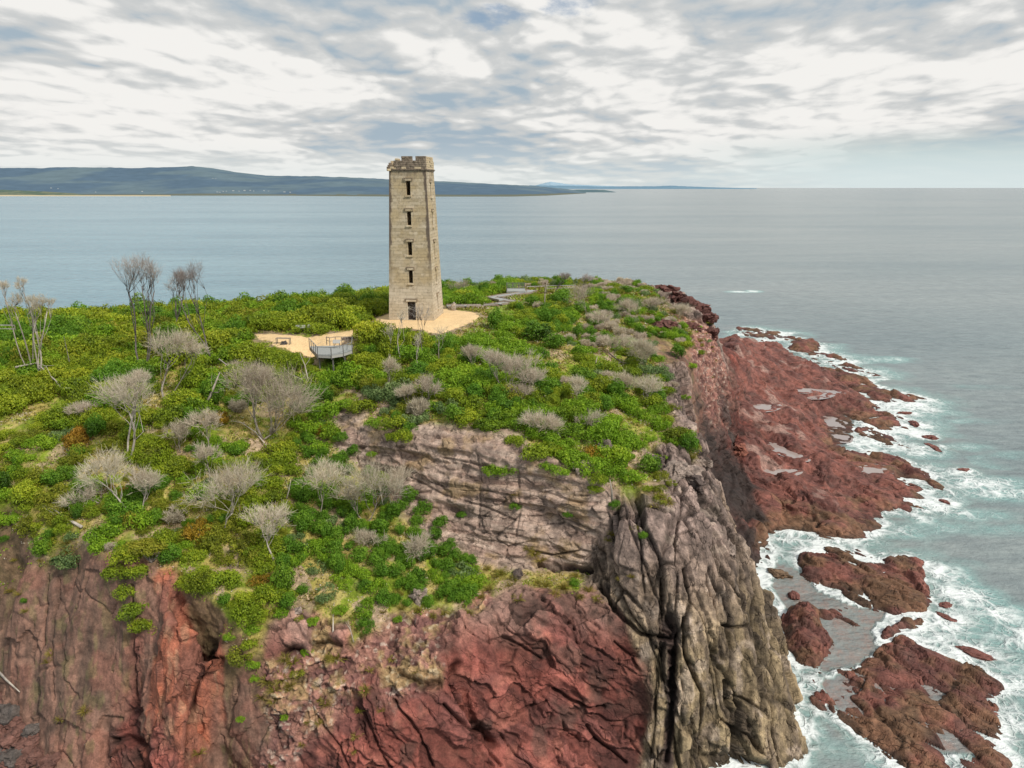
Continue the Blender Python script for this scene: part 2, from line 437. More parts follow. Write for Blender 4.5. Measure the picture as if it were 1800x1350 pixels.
# plateau, gravel court, paths
C([(448, 588, 29.7, 'v'), (518, 588, 30.0, 'v'), (564, 588, 30.2, 'v'), (627, 578, 30.7, 'v'), (608, 598, 30.0, 'v'), (576, 609, 29.7, 'v'), (508, 610, 29.5, 'v'), (455, 597, 29.6, 'v'),
   (590, 640, 27.2, 'v'), (520, 635, 27.9, 'v'), (660, 620, 28.8, 'v'), (684, 566, 31, 'v'), (762, 567, 31, 'v'), (740, 583, 30.9, 'v'), (800, 578, 30.9, 'v'), (842, 560, 31, 'v'),
   (838, 549, 31, 'v'), (781, 548, 31, 'v'), (700, 548, 31, 'v'), (870, 570, 30.2, 'v'), (820, 600, 29.6, 'v'), (740, 610, 29.4, 'v'),
   ('w', -30, 128, 30, 'v'), ('w', -60, 120, 28.6, 'v'), ('w', -112, 118, 27, 'v'), ('w', -14, 128, 31, 'v')], False)
# right slope
C([(700, 700, 26.4, 'v'), (640, 690, 26.2, 'v'), (655, 735, 24.8, 'v'), (720, 740, 25.2, 'v'), (800, 720, 26.4, 'v'), (900, 720, 26.3, 'v'), (1000, 720, 25.5, 'v'), (1100, 700, 25.0, 'v'),
   (1150, 760, 23.3, 'v'), (1050, 780, 23.8, 'v'), (1180, 800, 22.3, 'b'), (1110, 830, 22.2, 'v'), (1000, 800, 23.8, 'v'), (700, 650, 27.9, 'v'), (800, 650, 28.3, 'v'),
   (900, 630, 28.7, 'v'), (1000, 625, 28.1, 'v'), (1100, 625, 26.9, 'v'), (1150, 645, 25.7, 'v'), (900, 565, 30.1, 'v'), (1000, 565, 29.6, 'v'), (1100, 560, 28.5, 'v'),
   (1180, 585, 26.8, 'v'), (1000, 522, 30.8, 'v'), (1090, 518, 30.4, 'v'), (900, 528, 30.8, 'v'), (850, 540, 30.9, 'v')], False)
C([(1190, 655, 24.7, 'b'), (1207, 632, 25.0, 'l'), (1228, 610, 25.1, 'u'), (1258, 584, 24.6, 'u'), (1250, 560, 26.4, 'b'), (1236, 542, 27.4, 'b'),
   (1195, 516, 29.0, 'b'), (1160, 504, 30.0, 'b'), ('w', 24, 160, 29.6, 'v'), ('w', 8, 160, 29.8, 'v'), ('w', -15, 152, 29.4, 'v'), ('w', -35, 144, 26, 'v'), ('w', -70, 140, 22, 'v'), ('w', -112, 138, 18, 'v')])
C([('w', 46, 150, 17, 'r'), ('w', 46, 168, 9, 'r'), ('w', 30, 180, 6, 'r'), ('w', 8, 182, 4, 'r'), ('w', -20, 176, 2, 'r'), ('w', -45, 168, 0, 'r'), ('w', -80, 162, 0, 'r'), ('w', -112, 160, 0, 'r')], False)
# red rock shelf: shoreline and interior
SHELF = [(1352, 933), (1366, 936), (1373, 895), (1398, 915), (1433, 931), (1493, 943), (1484, 924), (1520, 904), (1547, 912), (1597, 903), (1604, 887), (1640, 879), (1643, 866), (1607, 850),
         (1600, 830), (1562, 800), (1522, 773), (1494, 770), (1479, 782), (1460, 742), (1484, 757), (1510, 743), (1557, 730), (1571, 713), (1553, 693),
         (1520, 680), (1524, 669), (1507, 650), (1487, 642), (1433, 643), (1406, 636), (1372, 615), (1407, 615), (1447, 617), (1433, 603), (1400, 595), (1350, 583), (1296, 575.5)]
C([(u, v, 0.15, 'p') for u, v in SHELF])
C([('w', 31.5, 70, -1.4, 'k'), ('w', 30.5, 80, 0.6, 'k'), ('w', 32, 90, 2.0, 'k')], False)
C([(1335, 915, 1.0, 'k'), (1310, 860, 2.6, 'k'), (1285, 800, 4.0, 'k')])
C([(1330, 840, 3.6, 'p'), (1350, 880, 2.6, 'p'), (1400, 870, 2.8, 'p'), (1470, 880, 2.6, 'p'), (1490, 910, 2.2, 'p'), (1560, 870, 2.0, 'p'), (1600, 875, 1.3, 'p'), (1330, 780, 5.0, 'p'), (1390, 790, 4.0, 'p'), (1450, 810, 2.8, 'p'),
   (1530, 830, 1.8, 'p'), (1300, 725, 6.6, 'p'), (1370, 730, 5.0, 'p'), (1430, 740, 3.0, 'p'), (1320, 670, 8.4, 'p'), (1400, 680, 4.4, 'p'), (1470, 690, 2.6, 'p'), (1520, 710, 1.6, 'p'),
   (1310, 630, 12, 'p'), (1360, 640, 6.6, 'p'), (1430, 660, 2.8, 'p'), (1300, 600, 13.5, 'p'), (1340, 605, 8, 'p'), (1370, 598, 3.5, 'p'), (1290, 585, 13, 'p'),
   ('w', 66, 205, 6, 'p'), (1410, 604, 1.5, 'p'), (1480, 665, 1.6, 'p'), (1450, 725, 1.6, 'p')], False)
# deep ring
C([('w', -140, 40, -6, 'l'), ('w', -60, 46, -5, 'l'), ('w', -10, 42, -5, 'r'), ('w', 20, 44, -5, 'b'), ('w', 33, 50, -5, 'p'), ('w', 34, 62, -4, 'p'), ('w', 40, 80, -5, 'p'), ('w', 40, 90, -4, 'p'), ('w', 60, 84, -6, 'p'),
   ('w', 100, 90, -8, 'p'), ('w', 130, 140, -8, 'p'), ('w', 130, 240, -8, 'p'), ('w', 60, 260, -8, 'p'), ('w', 0, 215, -8, 'r'), ('w', -60, 200, -8, 'r'), ('w', -140, 195, -8, 'r'),
   ('w', -140, 120, 24, 'v'), ('w', -140, 90, 24, 'v'), ('w', -140, 60, 0, 'l')], False)

co = [Vector((p[0], p[1])) for p in PTS]
rv, re_, rf, ov, oe, of = delaunay_2d_cdt(co, EDG, [], 0, 1e-4)
V = np.zeros((len(rv), 3)); A = np.zeros((len(rv), len(REG)))
src = np.array([p[:3] for p in PTS]); sreg = [REG.index(p[3]) for p in PTS]
for i, q in enumerate(rv):
    V[i, :2] = q
    if ov[i]:
        V[i, 2] = src[ov[i][0], 2]; A[i, sreg[ov[i][0]]] = 1
    else:
        d = np.hypot(src[:, 0] - q[0], src[:, 1] - q[1]); k = np.argsort(d)[:3]
        w = 1 / (d[k] + 1e-3); w /= w.sum()
        V[i, 2] = (src[k, 2] * w).sum()
        for a, b in zip(k, w): A[i, sreg[a]] += b
        print('TIN crossing near', np.round(V[i], 1), [tuple(np.round(src[a], 1)) for a in k[:2]])
T = np.array([t for t in rf if len(t) == 3], np.int64)

def cull(V, A, T, zmin):
    keep = V[T][:, :, 2].max(1) > zmin
    T = T[keep]; used = np.unique(T); m = -np.ones(len(V), np.int64); m[used] = np.arange(len(used))
    return V[used], A[used], m[T]

def edges_of(T):
    E = np.concatenate([T[:, [0, 1]], T[:, [1, 2]], T[:, [2, 0]]]); E.sort(1)
    key = E[:, 0] * (T.max() + 1) + E[:, 1]
    uk, inv = np.unique(key, return_inverse=True)
    U = np.stack([uk // (T.max() + 1), uk % (T.max() + 1)], 1)
    return U, inv.reshape(3, -1).T

def subdivide(V, A, T, thr, fine=False):
    for it in range(12):
        U, TE = edges_of(T)
        P, Q = V[U[:, 0]], V[U[:, 1]]
        L = np.linalg.norm(P - Q, axis=1)
        flag = L > (thr((P + Q) / 2, 1 - (A[U[:, 0], 0] + A[U[:, 1], 0]) / 2) if fine else thr((P + Q) / 2))
        if not flag.any(): break
        idx = -np.ones(len(U), np.int64); idx[flag] = len(V) + np.arange(flag.sum())
        V = np.concatenate([V, ((P + Q) / 2)[flag]]); A = np.concatenate([A, (A[U[flag, 0]] + A[U[flag, 1]]) / 2])
        m = idx[TE]; cnt = (m >= 0).sum(1)
        out = [T[cnt == 0]]
        s = cnt == 3
        t, q = T[s], m[s]
        out += [np.stack([t[:, 0], q[:, 0], q[:, 2]], 1), np.stack([t[:, 1], q[:, 1], q[:, 0]], 1), np.stack([t[:, 2], q[:, 2], q[:, 1]], 1), q]
        for k in range(3):
            a, b, c = k, (k + 1) % 3, (k + 2) % 3
            s = (cnt == 1) & (m[:, a] >= 0)
            t, q = T[s], m[s]
            out += [np.stack([t[:, a], q[:, a], t[:, c]], 1), np.stack([q[:, a], t[:, b], t[:, c]], 1)]
            s = (cnt == 2) & (m[:, a] < 0)              # edges b and c split: shared corner is vertex c
            t, q = T[s], m[s]
            out += [np.stack([t[:, c], q[:, c], q[:, b]], 1), np.stack([t[:, a], t[:, b], q[:, b]], 1), np.stack([t[:, a], q[:, b], q[:, c]], 1)]
        T = np.concatenate(out)
    return V, A, T

def smooth(V, A, T, it, lam=0.5):
    U, _ = edges_of(T); n = len(V)
    deg = np.bincount(U.ravel(), minlength=n).astype(float)
    bnd = np.zeros(n, bool)
    for _ in range(it):
        W = np.empty_like(V)
        for c in range(3):
            W[:, c] = (np.bincount(U[:, 0], V[U[:, 1], c], n) + np.bincount(U[:, 1], V[U[:, 0], c], n)) / np.maximum(deg, 1)
        V = V + lam * (W - V)
    return V

def normals(V, T):
    a, b, c = V[T[:, 0]], V[T[:, 1]], V[T[:, 2]]
    fn = np.cross(b - a, c - a); n = len(V); N = np.zeros_like(V)
    for k in range(3):
        for j in range(3): N[:, j] += np.bincount(T[:, k], fn[:, j], n)
    return N / np.maximum(np.linalg.norm(N, axis=1, keepdims=True), 1e-9)

dist = lambda P: np.linalg.norm(P - CAM, axis=1)
V, A, T = cull(V, A, T, -7.5)
V, A, T = subdivide(V, A, T, lambda P: np.full(len(P), 2.6)); V = smooth(V, A, T, 1)
V, A, T = cull(V, A, T, -2.0)
V, A, T = subdivide(V, A, T, lambda P: np.full(len(P), 1.3)); V = smooth(V, A, T, 2)
BASE_V, BASE_A, BASE_T = V.copy(), A.copy(), T.copy()
V, A, T = subdivide(V, A, T, lambda P: np.maximum(0.65, .0032 * dist(P))); V = smooth(V, A, T, 2)
V, A, T = subdivide(V, A, T, lambda P, rk: np.maximum(0.115, (.0030 * DETAIL) * dist(P) * np.where((rk > .5) & (P[:, 1] < 92), .68, 1)), True); V = smooth(V, A, T, 2)
print('terrain', len(V), 'verts', len(T), 'tris', round(time.time() - T0, 1), 's')

# gravel: two polygons on the plateau
GRAVEL_A = [tuple(at_z(u, v, z)[:2]) for u, v, z in [(446, 587, 29.7), (480, 587, 29.9), (518, 588, 30.0), (564, 588, 30.2), (600, 583, 30.5), (627, 578, 30.7), (650, 572, 30.9), (668, 577, 30.9), (645, 582, 30.8), (629, 587, 30.5),
            (610, 594, 30.1), (596, 599, 30.0), (576, 606, 29.8), (541, 608, 29.6), (508, 609, 29.5), (484, 606, 29.5), (474, 599, 29.6), (452, 594, 29.6)]]
GRAVEL_B = [tuple(at_z(u, v, 31.0)[:2]) for u, v in [(668, 577), (645, 572), (664, 556), (690, 548), (740, 543), (781, 543), (813, 546), (836, 550), (842, 556), (830, 565), (808, 573), (778, 581), (752, 580), (715, 576)]]
TOWER_C = (-14.58, 107.99)

# deep fissures, joints and undercuts: (photo positions along it, half width m, depth m, darkening, with cave and arch shade painted into the colour)
FISS = [([(1222, 880), (1240, 925), (1250, 957), (1260, 977), (1267, 1013), (1282, 1050), (1290, 1087), (1297, 1150), (1290, 1200), (1293, 1260), (1290, 1330)], .16, 1.3, .8),
        ([(1310, 1000), (1315, 1047), (1320, 1075)], .12, .7, .7), ([(1200, 1087), (1203, 1150), (1233, 1217), (1236, 1290), (1230, 1340)], .16, 1.1, .8),
        ([(1165, 790), (1188, 840), (1215, 870), (1240, 905), (1262, 990)], .14, .9, .75), ([(1203, 1000), (1212, 1060), (1200, 1090), (1188, 1130), (1184, 1190), (1180, 1260), (1172, 1340)], .16, .7, .9),
        ([(1240, 1010), (1255, 1080), (1262, 1160), (1266, 1230)], .1, .6, .6), ([(1150, 1180), (1152, 1260), (1145, 1330)], .1, .6, .6), ([(1340, 1050), (1352, 1140), (1362, 1230)], .1, .5, .5),
        ([(1085, 870), (1120, 960), (1150, 1040), (1185, 1110)], .12, .5, .5), ([(1270, 835), (1290, 900), (1300, 940), (1320, 1000)], .1, .6, .6), ([(1195, 690), (1230, 780), (1262, 850), (1290, 900)], .14, .8, .6),
        ([(1270, 1095), (1300, 1103), (1330, 1098)], .14, .6, .7), ([(1268, 1268), (1310, 1290), (1330, 1320)], .14, .6, .6),
        ([(913, 800), (910, 850), (914, 900), (905, 960)], .1, .22, .1), ([(840, 800), (845, 860), (842, 930)], .1, .2, .25), ([(760, 800), (830, 815), (900, 830)], .1, .3, .3), ([(700, 830), (780, 870), (850, 890), (905, 915)], .1, .3, .3),
        ([(950, 992), (975, 1000), (1005, 996), (1036, 1003)], .2, 1.4, .9), ([(960, 905), (1000, 918), (1045, 935)], .1, .4, .5), ([(930, 968), (975, 975), (1020, 966)], .09, .5, .6), ([(1055, 1030), (1080, 1070), (1125, 1115), (1180, 1122)], .2, 1.2, .85),
        ([(800, 1170), (797, 1200), (812, 1235), (832, 1275), (870, 1310)], .4, 1.5, .75), ([(972, 1210), (1000, 1228), (1035, 1242), (1062, 1243)], .16, .8, .75), ([(1030, 1275), (1045, 1295), (1075, 1318), (1100, 1340)], .14, .7, .7),
        ([(890, 1265), (920, 1250), (960, 1232)], .14, .5, .5), ([(885, 1120), (915, 1135), (950, 1160)], .12, .5, .5), ([(1080, 1128), (1105, 1150), (1120, 1170)], .1, .5, .5),
        ([(374, 1168), (358, 1178), (342, 1215), (335, 1270), (332, 1330)], .2, .7, .8), ([(372, 1160), (392, 1162)], .3, .5, .8), ([(500, 1148), (516, 1138), (530, 1142)], .25, 1.0, .7), ([(558, 1132), (575, 1126), (600, 1134)], .25, .9, .6),
        ([(205, 1300), (230, 1297), (252, 1310)], .35, 1.0, .6), ([(700, 1185), (740, 1205), (770, 1200)], .3, .7, .55), ([(560, 1260), (600, 1310), (615, 1345)], .12, .5, .5), ([(690, 1230), (730, 1275), (760, 1345)], .13, .6, .6), ([(640, 1250), (660, 1300), (690, 1345)], .12, .5, .5), ([(780, 1240), (840, 1300), (880, 1345)], .15, .7, .6),
        ([(82, 1010), (80, 1090), (74, 1180)], .12, .3, .4), ([(100, 1020), (97, 1120), (94, 1230)], .1, .25, .35), ([(225, 1030), (232, 1110), (240, 1220)], .16, .4, .4)]
BARE = [[(495, 1000), (530, 985), (548, 1030), (552, 1075), (520, 1100), (505, 1060)], [(528, 690), (560, 680), (572, 715), (552, 735), (535, 720)], [(610, 685), (650, 672), (690, 700), (700, 735), (660, 745), (640, 705)], [(440, 770), (520, 780), (530, 830), (470, 850), (420, 810)],
        [(620, 1060), (680, 1050), (680, 1090), (630, 1095)], [(1040, 590), (1080, 600), (1075, 640), (1050, 625)], [(1090, 770), (1150, 790), (1140, 825), (1090, 815)], [(800, 745), (830, 740), (835, 780), (800, 780)], [(330, 990), (400, 1010), (390, 1050), (330, 1020)], [(930, 565), (985, 580), (980, 600), (930, 590)]]
LAWN = [[(800, 595), (850, 570), (872, 560), (900, 575), (880, 600), (830, 612)], [(850, 545), (905, 532), (905, 556), (870, 562)], [(880, 528), (925, 521), (935, 530), (900, 536)], [(786, 536), (850, 536), (868, 524), (800, 528)]]
def displace(V, A, N):
    """rock and soil relief, one recipe per kind of ground; returns displaced vertices and vertex colours"""
    n = len(V); X, Y, Z = V.T
    D = np.zeros(n); col = np.zeros((n, 3)); P = V.astype(np.float32)
    w = A / np.maximum(A.sum(1, keepdims=True), 1e-6)
    jit = fbm(P / 2.2, 3, 91)[:, None] - .5
    # sharpen the blend between kinds with noise so that borders are ragged
    nz = np.stack([fbm(P / 3.0 + 31 * k, 4, 200 + k) for k in range(len(REG))], 1)
    ws = np.power(np.clip(w + 0.75 * (nz - .5) * (w > .01), 0, None), 3.0); ws /= np.maximum(ws.sum(1, keepdims=True), 1e-9)
    def mixc(c0, c1, t): return np.asarray(c0)[None] * (1 - t[:, None]) + np.asarray(c1)[None] * t[:, None]
    gw = 1.1 * (fbm(P / 1.3, 4, 441) - .5); gx = in_poly(X + gw, Y + gw, GRAVEL_A) | in_poly(X + gw, Y + gw, GRAVEL_B)
    gd = np.minimum(poly_dist(X, Y, GRAVEL_A), poly_dist(X, Y, GRAVEL_B)); gd[gx] = 0
    flat = sstep(0.2, 2.5, gd); flat = np.where(Z > 27, flat, 1)
    lo = fbm(P / 6, 3, 5); med = fbm(P / 1.6, 4, 6); fin = fbm(P / .45, 3, 7)
    for ri, r in enumerate(REG):
        s = ws[:, ri] > .003
        if not s.any(): continue
        p = P[s]; wt = ws[s, ri]; x, y, z = p.T
        if r == 'v':
            d = flat[s] * (1.0 * (lo[s] - .5) + .8 * (med[s] - .5) + .2 * (fin[s] - .5))
            t = sstep(.38, .62, fbm(p / 2.4, 4, 21)); t2 = sstep(.5, .66, fbm(p / 1.3, 4, 22)); t3 = sstep(.56, .66, fbm(p / 3.6, 4, 23))
            c = mixc((.36, .29, .085), (.19, .25, .022), t)
            c = c * (1 - t2[:, None] * .7) + np.array((.46, .36, .14)) * t2[:, None] * .7
            c = c * (1 - t3[:, None] * .75) + np.array((.42, .30, .21)) * t3[:, None] * .75
            stp = sstep(.66, .45, N[s, 2] + .25 * (med[s] - .5))[:, None]; eb = np.where((x < -18)[:, None] & (y < 75)[:, None], np.array((.15, .085, .06)), np.array((.22, .155, .115)))
            c = c * (1 - .85 * stp) + eb * (.75 + .5 * fin[s][:, None]) * .85 * stp
        elif r == 's':
            zz = z + .05 * x + .04 * y + 1.1 * (fbm(p / 7, 2, 31) - .5)
            q0 = np.stack([zz * .75, x * .05, y * .05], 1); st = vnoise(q0, 32); st2 = vnoise(q0 * 3.1, 33)
            ws_ = fbm(p / 2.5, 4, 134) - .5; f1, f2, cr = worley(np.stack([x / 4.2 + .2 * st + .25 * ws_, y / 4.2, zz / 2.4 + .3 * ws_], 1), 34); ck = np.exp(-((f2 - f1) / .03) ** 2) * sstep(.45, .6, fbm(p / 2.5, 3, 135))
            d = .5 * (sstep(.44, .56, st) - .5) + .2 * (sstep(.42, .58, st2) - .5) + .35 * (cr - .5) + .3 * facets(np.stack([x / 1.6 + .25 * ws_, y / 1.6, zz / .7], 1), 136)[0] + .2 * (fbm(p / 1.0, 5, 35, .6) - .5) - .25 * ck
            t = sstep(.3, .7, fbm(np.stack([zz * 2.2, x * .3, y * .3], 1), 3, 36)); t2 = sstep(.48, .7, fbm(np.stack([x * 1.3, y * 1.3, z * .22], 1), 4, 37))
            c = mixc((.33, .225, .18), (.46, .345, .28), t); c = c * (1 - .62 * t2[:, None]) + np.array((.19, .14, .115)) * .62 * t2[:, None]
            t3 = sstep(.56, .7, fbm(p / 2.2, 4, 38)); c = c * (1 - .5 * t3[:, None]) + np.array((.33, .22, .09)) * .5 * t3[:, None]
            c *= (1 - .5 * ck[:, None])
        elif r == 'b':
            ax = np.array((.12, -.42, -.9)); ax /= np.linalg.norm(ax); e1 = np.array((1., .05, .11)); e1 -= ax * e1.dot(ax); e1 /= np.linalg.norm(e1); e2 = np.cross(ax, e1)
            al = p @ ax; c1 = p @ e1; c2 = p @ e2; wob = fbm(p / 3.2, 3, 41) - .5
            wb = np.stack([fbm(p / 2.6 + 5 * j, 4, 141 + j) for j in range(2)], 1) - .5
            f1, f2, cr = worley(np.stack([(c1 + .6 * wb[:, 0] + .12 * c2) / 3.0, c2 / 4.0, (al + 2.5 * wb[:, 1]) / 18], 1), 42); ck = np.exp(-((f2 - f1) / .04) ** 2) * sstep(.3, .5, fbm(p / 2.5, 3, 143))
            g1, g2, gr = worley(np.stack([(c1 + .4 * wb[:, 1]) / .8, c2 / 1.3, (al + wb[:, 0] * 2) / 2.4], 1), 46); ck2 = np.exp(-((g2 - g1) / .04) ** 2) * sstep(.45, .6, fbm(p / 1.6, 3, 144))
            col_r = ridged(np.stack([(c1 + 1.6 * wob) / 3.0, c2 / 8, al / 22], 1), 3, 44)
            bnd = vnoise(np.stack([(al + 1.5 * wb[:, 0]) * .55, c1 * .25, c2 * .2], 1), 145)
            fv, fe = facets(np.stack([(c1 + 1.2 * wb[:, 0]) / 1.25, c2 / 2, (al + 1.5 * wb[:, 1]) / 4.2], 1), 146); fv2, fe2 = facets(np.stack([(c1 + .15 * wb[:, 1]) / .5, c2 / .8, (al + .6 * wb[:, 0]) / 1.1], 1), 148)
            fb, fbe = facets(np.stack([(c1 + .3 * wb[:, 0] + .12 * c2) / 3.4, c2 / 5, (al + .5 * wb[:, 1]) / 13], 1), 149); ce = np.exp(-(fbe / .03) ** 2)
            fm_, fme = facets(np.stack([(c1 + .12 * wb[:, 1] + .06 * al) / 1.9, c2 / 2.6, (al + .2 * wb[:, 0]) / 4.4], 1), 150); ce2 = np.exp(-(fme / .04) ** 2) * sstep(.4, .55, fbm(p / 2.0, 3, 151))
            d = .55 * (cr - .5) - .55 * ck + 1.35 * fb + .5 * fm_ + .12 * fv2 - .5 * ce - .12 * ce2 + .14 * (fbm(p / .6, 4, 43, .6) - .5) + .15 * (col_r - .55) + .2 * (sstep(.46, .54, bnd) - .5)
            fv = fm_
            up = sstep(9, 19, z + 3 * wob)
            c = mixc((.335, .25, .15), (.32, .232, .20), up); t = sstep(.35, .7, fbm(np.stack([c1 * 1.1, c2 * 1.1, al * .3], 1), 4, 45))
            c = c * (1 - .72 * t[:, None]) + np.array((.095, .07, .06)) * .72 * t[:, None]
            t4 = sstep(.58, .7, fbm(p / 1.5, 4, 48)); c = c * (1 - .5 * t4[:, None]) + np.array((.52, .41, .33)) * .5 * t4[:, None]
            c *= (.92 + .35 * fb[:, None] + .35 * fv2[:, None] + .3 * fv[:, None]) * (1 - .6 * np.maximum(np.maximum(ck, ce), np.maximum(.4 * ck2, .8 * ce2))[:, None])
        elif r == 'r':
            wob = fbm(p / 4, 3, 51) - .5; a = (x * .8 - z * .6); b_ = (x * .6 + z * .8)
            dr = ridged(np.stack([(b_ + 1.6 * wob) / 1.7, a / 7, y / 3], 1), 3, 52)
            wp = p + 3.2 * (np.stack([fbm(p / 3.5 + 7 * j, 4, 151 + j) for j in range(3)], 1) - .5)
            f1, f2, cr = worley(np.stack([(wp[:, 0] * .6 + wp[:, 2] * .8) / 2.6, (wp[:, 0] * .8 - wp[:, 2] * .6) / 6.5, wp[:, 1] / 4], 1), 53); ck = np.exp(-((f2 - f1) / .035) ** 2) * sstep(.42, .6, fbm(p / 3, 3, 153))
            fr = 1 - np.abs(2 * fbm(np.stack([b_ / 2.2 + 2 * wob, a / 6, y / 3], 1), 4, 154) - 1)
            fv, fe = facets(np.stack([(wp[:, 0] * .6 + wp[:, 2] * .8) / 2.3, (wp[:, 0] * .8 - wp[:, 2] * .6) / 5, wp[:, 1] / 3], 1), 155)
            d = 1.7 * (fbm(p / 5.0, 3, 54) - .5) + (.7 + .8 * sstep(10, 6, z) * sstep(4, -3, x) * sstep(75, 65, y)) * (dr - .5) + .3 * (cr - .5) - .25 * ck + .5 * fv + .24 * (fbm(p / .8, 5, 55, .6) - .5) - .25 * sstep(.95, 1.0, fr)
            t = sstep(.36, .64, fbm(np.stack([b_ / 1.8, a / 4, y / 3], 1), 4, 56)); top = sstep(10.5, 14.5, z + 4 * wob) * sstep(75, 65, y)
            c = mixc((.15, .055, .046), (.255, .08, .062), t); t2 = sstep(.55, .7, fbm(p / 1.4, 4, 57)); c = c * (1 - .6 * t2[:, None]) + np.array((.33, .12, .088)) * .6 * t2[:, None]
            c = c * (1 - .75 * top[:, None]) + np.array((.27, .175, .14)) * .75 * top[:, None]
            t3 = sstep(.57, .7, fbm(p / 2.7, 4, 58)); c = c * (1 - .6 * t3[:, None]) + np.array((.095, .058, .046)) * .6 * t3[:, None]
            c *= (1 - .3 * sstep(85, 100, y))[:, None] * (1 + .75 * fv)[:, None]
            c *= (1 - .45 * np.maximum(ck, .9 * sstep(.9, 1.0, fr))[:, None])
        elif r == 'u':
            g1, g2, gr = worley(p / .85, 61); f1, f2, cr = worley(p / np.array((2.6, 2.6, 1.8), np.float32), 66)
            d = .8 * (lo[s] - .5) + .25 * (cr - .5) + .45 * facets(p / np.array((1.3, 1.3, .9), np.float32), 67)[0] + .26 * facets(p / .5, 68)[0] + .3 * (fbm(p / .4, 3, 62) - .5)
            fq_ = facets(p / np.array((1.3, 1.3, .9), np.float32), 67)[0] + .6 * facets(p / .5, 68)[0]; t = sstep(.4, .6, fbm(p / .9, 4, 63) + .18 * fq_); c = mixc((.19, .09, .078), (.31, .155, .12), t)
            t2 = sstep(.62, .7, fbm(p / .4, 3, 64)); c = c * (1 - .8 * t2[:, None]) + np.array((.52, .40, .33)) * .7 * t2[:, None]
            t3 = sstep(.5, .64, fbm(p / 1.5, 4, 65)) * sstep(5, 10, z) * sstep(85, 78, y); c = c * (1 - .42 * t3[:, None]) + np.array((.42, .34, .12)) * .42 * t3[:, None]
            c *= (1 + .5 * fq_)[:, None]
        elif r == 'l':
            hz = x * .92 + y * .2; q = np.stack([hz / 1.1, y / 3, z / 9], 1)
            f1, f2, cr = worley(np.stack([hz / 3.1 + .5 * med[s], y / 5, z / 7], 1), 74); ck = np.exp(-((f2 - f1) / .03) ** 2) * sstep(.5, .62, fbm(p / 3, 3, 174))
            d = .45 * (fbm(q, 4, 71) - .5) + .8 * (lo[s] - .5) + .35 * facets(np.stack([hz / 2.2 + .4 * med[s], y / 4, z / 5], 1), 77)[0] + .22 * (fbm(p / .7, 4, 72) - .5) + .25 * (cr - .5) - .2 * ck
            t = sstep(.33, .67, fbm(np.stack([hz / .9, y / 3, z / 8], 1), 5, 73)); c = mixc((.13, .08, .06), (.245, .135, .098), t)
            t2 = sstep(.52, .68, fbm(p / 3, 4, 75)); c = c * (1 - .5 * t2[:, None]) + np.array((.26, .11, .08)) * .5 * t2[:, None]
            t3 = sstep(.58, .7, fbm(np.stack([hz / .7, y, z / 3], 1), 4, 76)); c = c * (1 - .4 * t3[:, None]) + np.array((.16, .15, .06)) * .4 * t3[:, None]
        elif r == 'n':
            hz = x * .92 + y * .2
            d = .9 * (lo[s] - .5) + .6 * facets(np.stack([hz / 1.6 + .4 * med[s], y / 2, z / 3.4], 1), 191)[0] + .5 * (fbm(np.stack([hz / 1.2, y / 2, z / 5], 1), 4, 192) - .5) + .2 * (fbm(p / .6, 4, 193) - .5)
            t = sstep(.36, .64, fbm(np.stack([hz / 1.0, y / 2, z / 4], 1), 5, 194)); c = mixc((.22, .09, .065), (.40, .135, .08), t)
            t2 = sstep(.54, .68, fbm(np.stack([hz / .6, y, z / 2.4], 1), 4, 195)); c = c * (1 - .5 * t2[:, None]) + np.array((.42, .24, .15)) * .5 * t2[:, None]
        elif r in 'pk':
            wob = fbm(p / 9, 3, 81) - .5; zz = z * 1.0 + .10 * x - .05 * y + 2.5 * wob
            st = vnoise(np.stack([zz * .9, x * .01, y * .01], 1), 82); st2 = vnoise(np.stack([zz * 3.0, x * .02, y * .02], 1), 83)
            wq = np.stack([fbm(p / 5 + 5 * j, 4, 181 + j) for j in range(2)], 1) - .5; f1, f2, cr = worley(np.stack([(x + .35 * y + 9 * wq[:, 0]) / 8.0, (y - .35 * x + 9 * wq[:, 1]) / 16, z / 9], 1), 84); ck = np.exp(-((f2 - f1) / .03) ** 2) * sstep(.4, .58, fbm(p / 6, 3, 183))
            hq = 3.4 * (fbm(np.stack([(x + .35 * y) / 6, (y - .35 * x) / 11, z * 0], 1), 4, 187)) / .42; fq = hq - np.floor(hq); terr = .42 * (np.floor(hq) + sstep(.62, 1, fq)) - 1.7
            d = .9 * (fbm(p / 7, 3, 85) - .5) + .75 * terr + .8 * (sstep(.3, .7, st) - .5) + .4 * (sstep(.35, .65, st2) - .5) + .35 * (fbm(p / 2.0, 5, 86, .6) - .5) + .7 * facets(np.stack([(x + .35 * y + 4 * wq[:, 0]) / 2.6, (y - .35 * x + 4 * wq[:, 1]) / 6, z / 3], 1), 186)[0] + .4 * (cr - .5) - .5 * ck
            t = sstep(.36, .64, fbm(p / 3.4, 5, 87)); c = mixc((.145, .058, .048), (.245, .094, .072), t)
            t2 = sstep(.56, .7, fbm(p / 2.0, 4, 88)); c = c * (1 - .5 * t2[:, None]) + np.array((.12, .07, .058)) * .5 * t2[:, None]
            low = sstep(1.9, .5, z + 2.6 * (med[s] - .5)) * sstep(.35, .6, fbm(p / 3.0, 3, 188)); c = c * (1 - .5 * low[:, None]) + np.array((.20, .13, .06)) * .5 * low[:, None]
            t3 = sstep(.6, .68, fbm(p / 5.0, 4, 89)) * sstep(1.5, 3, z); c = c * (1 - .6 * t3[:, None]) + np.array((.42, .28, .235)) * .6 * t3[:, None]
            if r == 'k': c = c * .12 + np.array((.035, .03, .027)) * .6
            c *= (1 - .5 * ck[:, None])
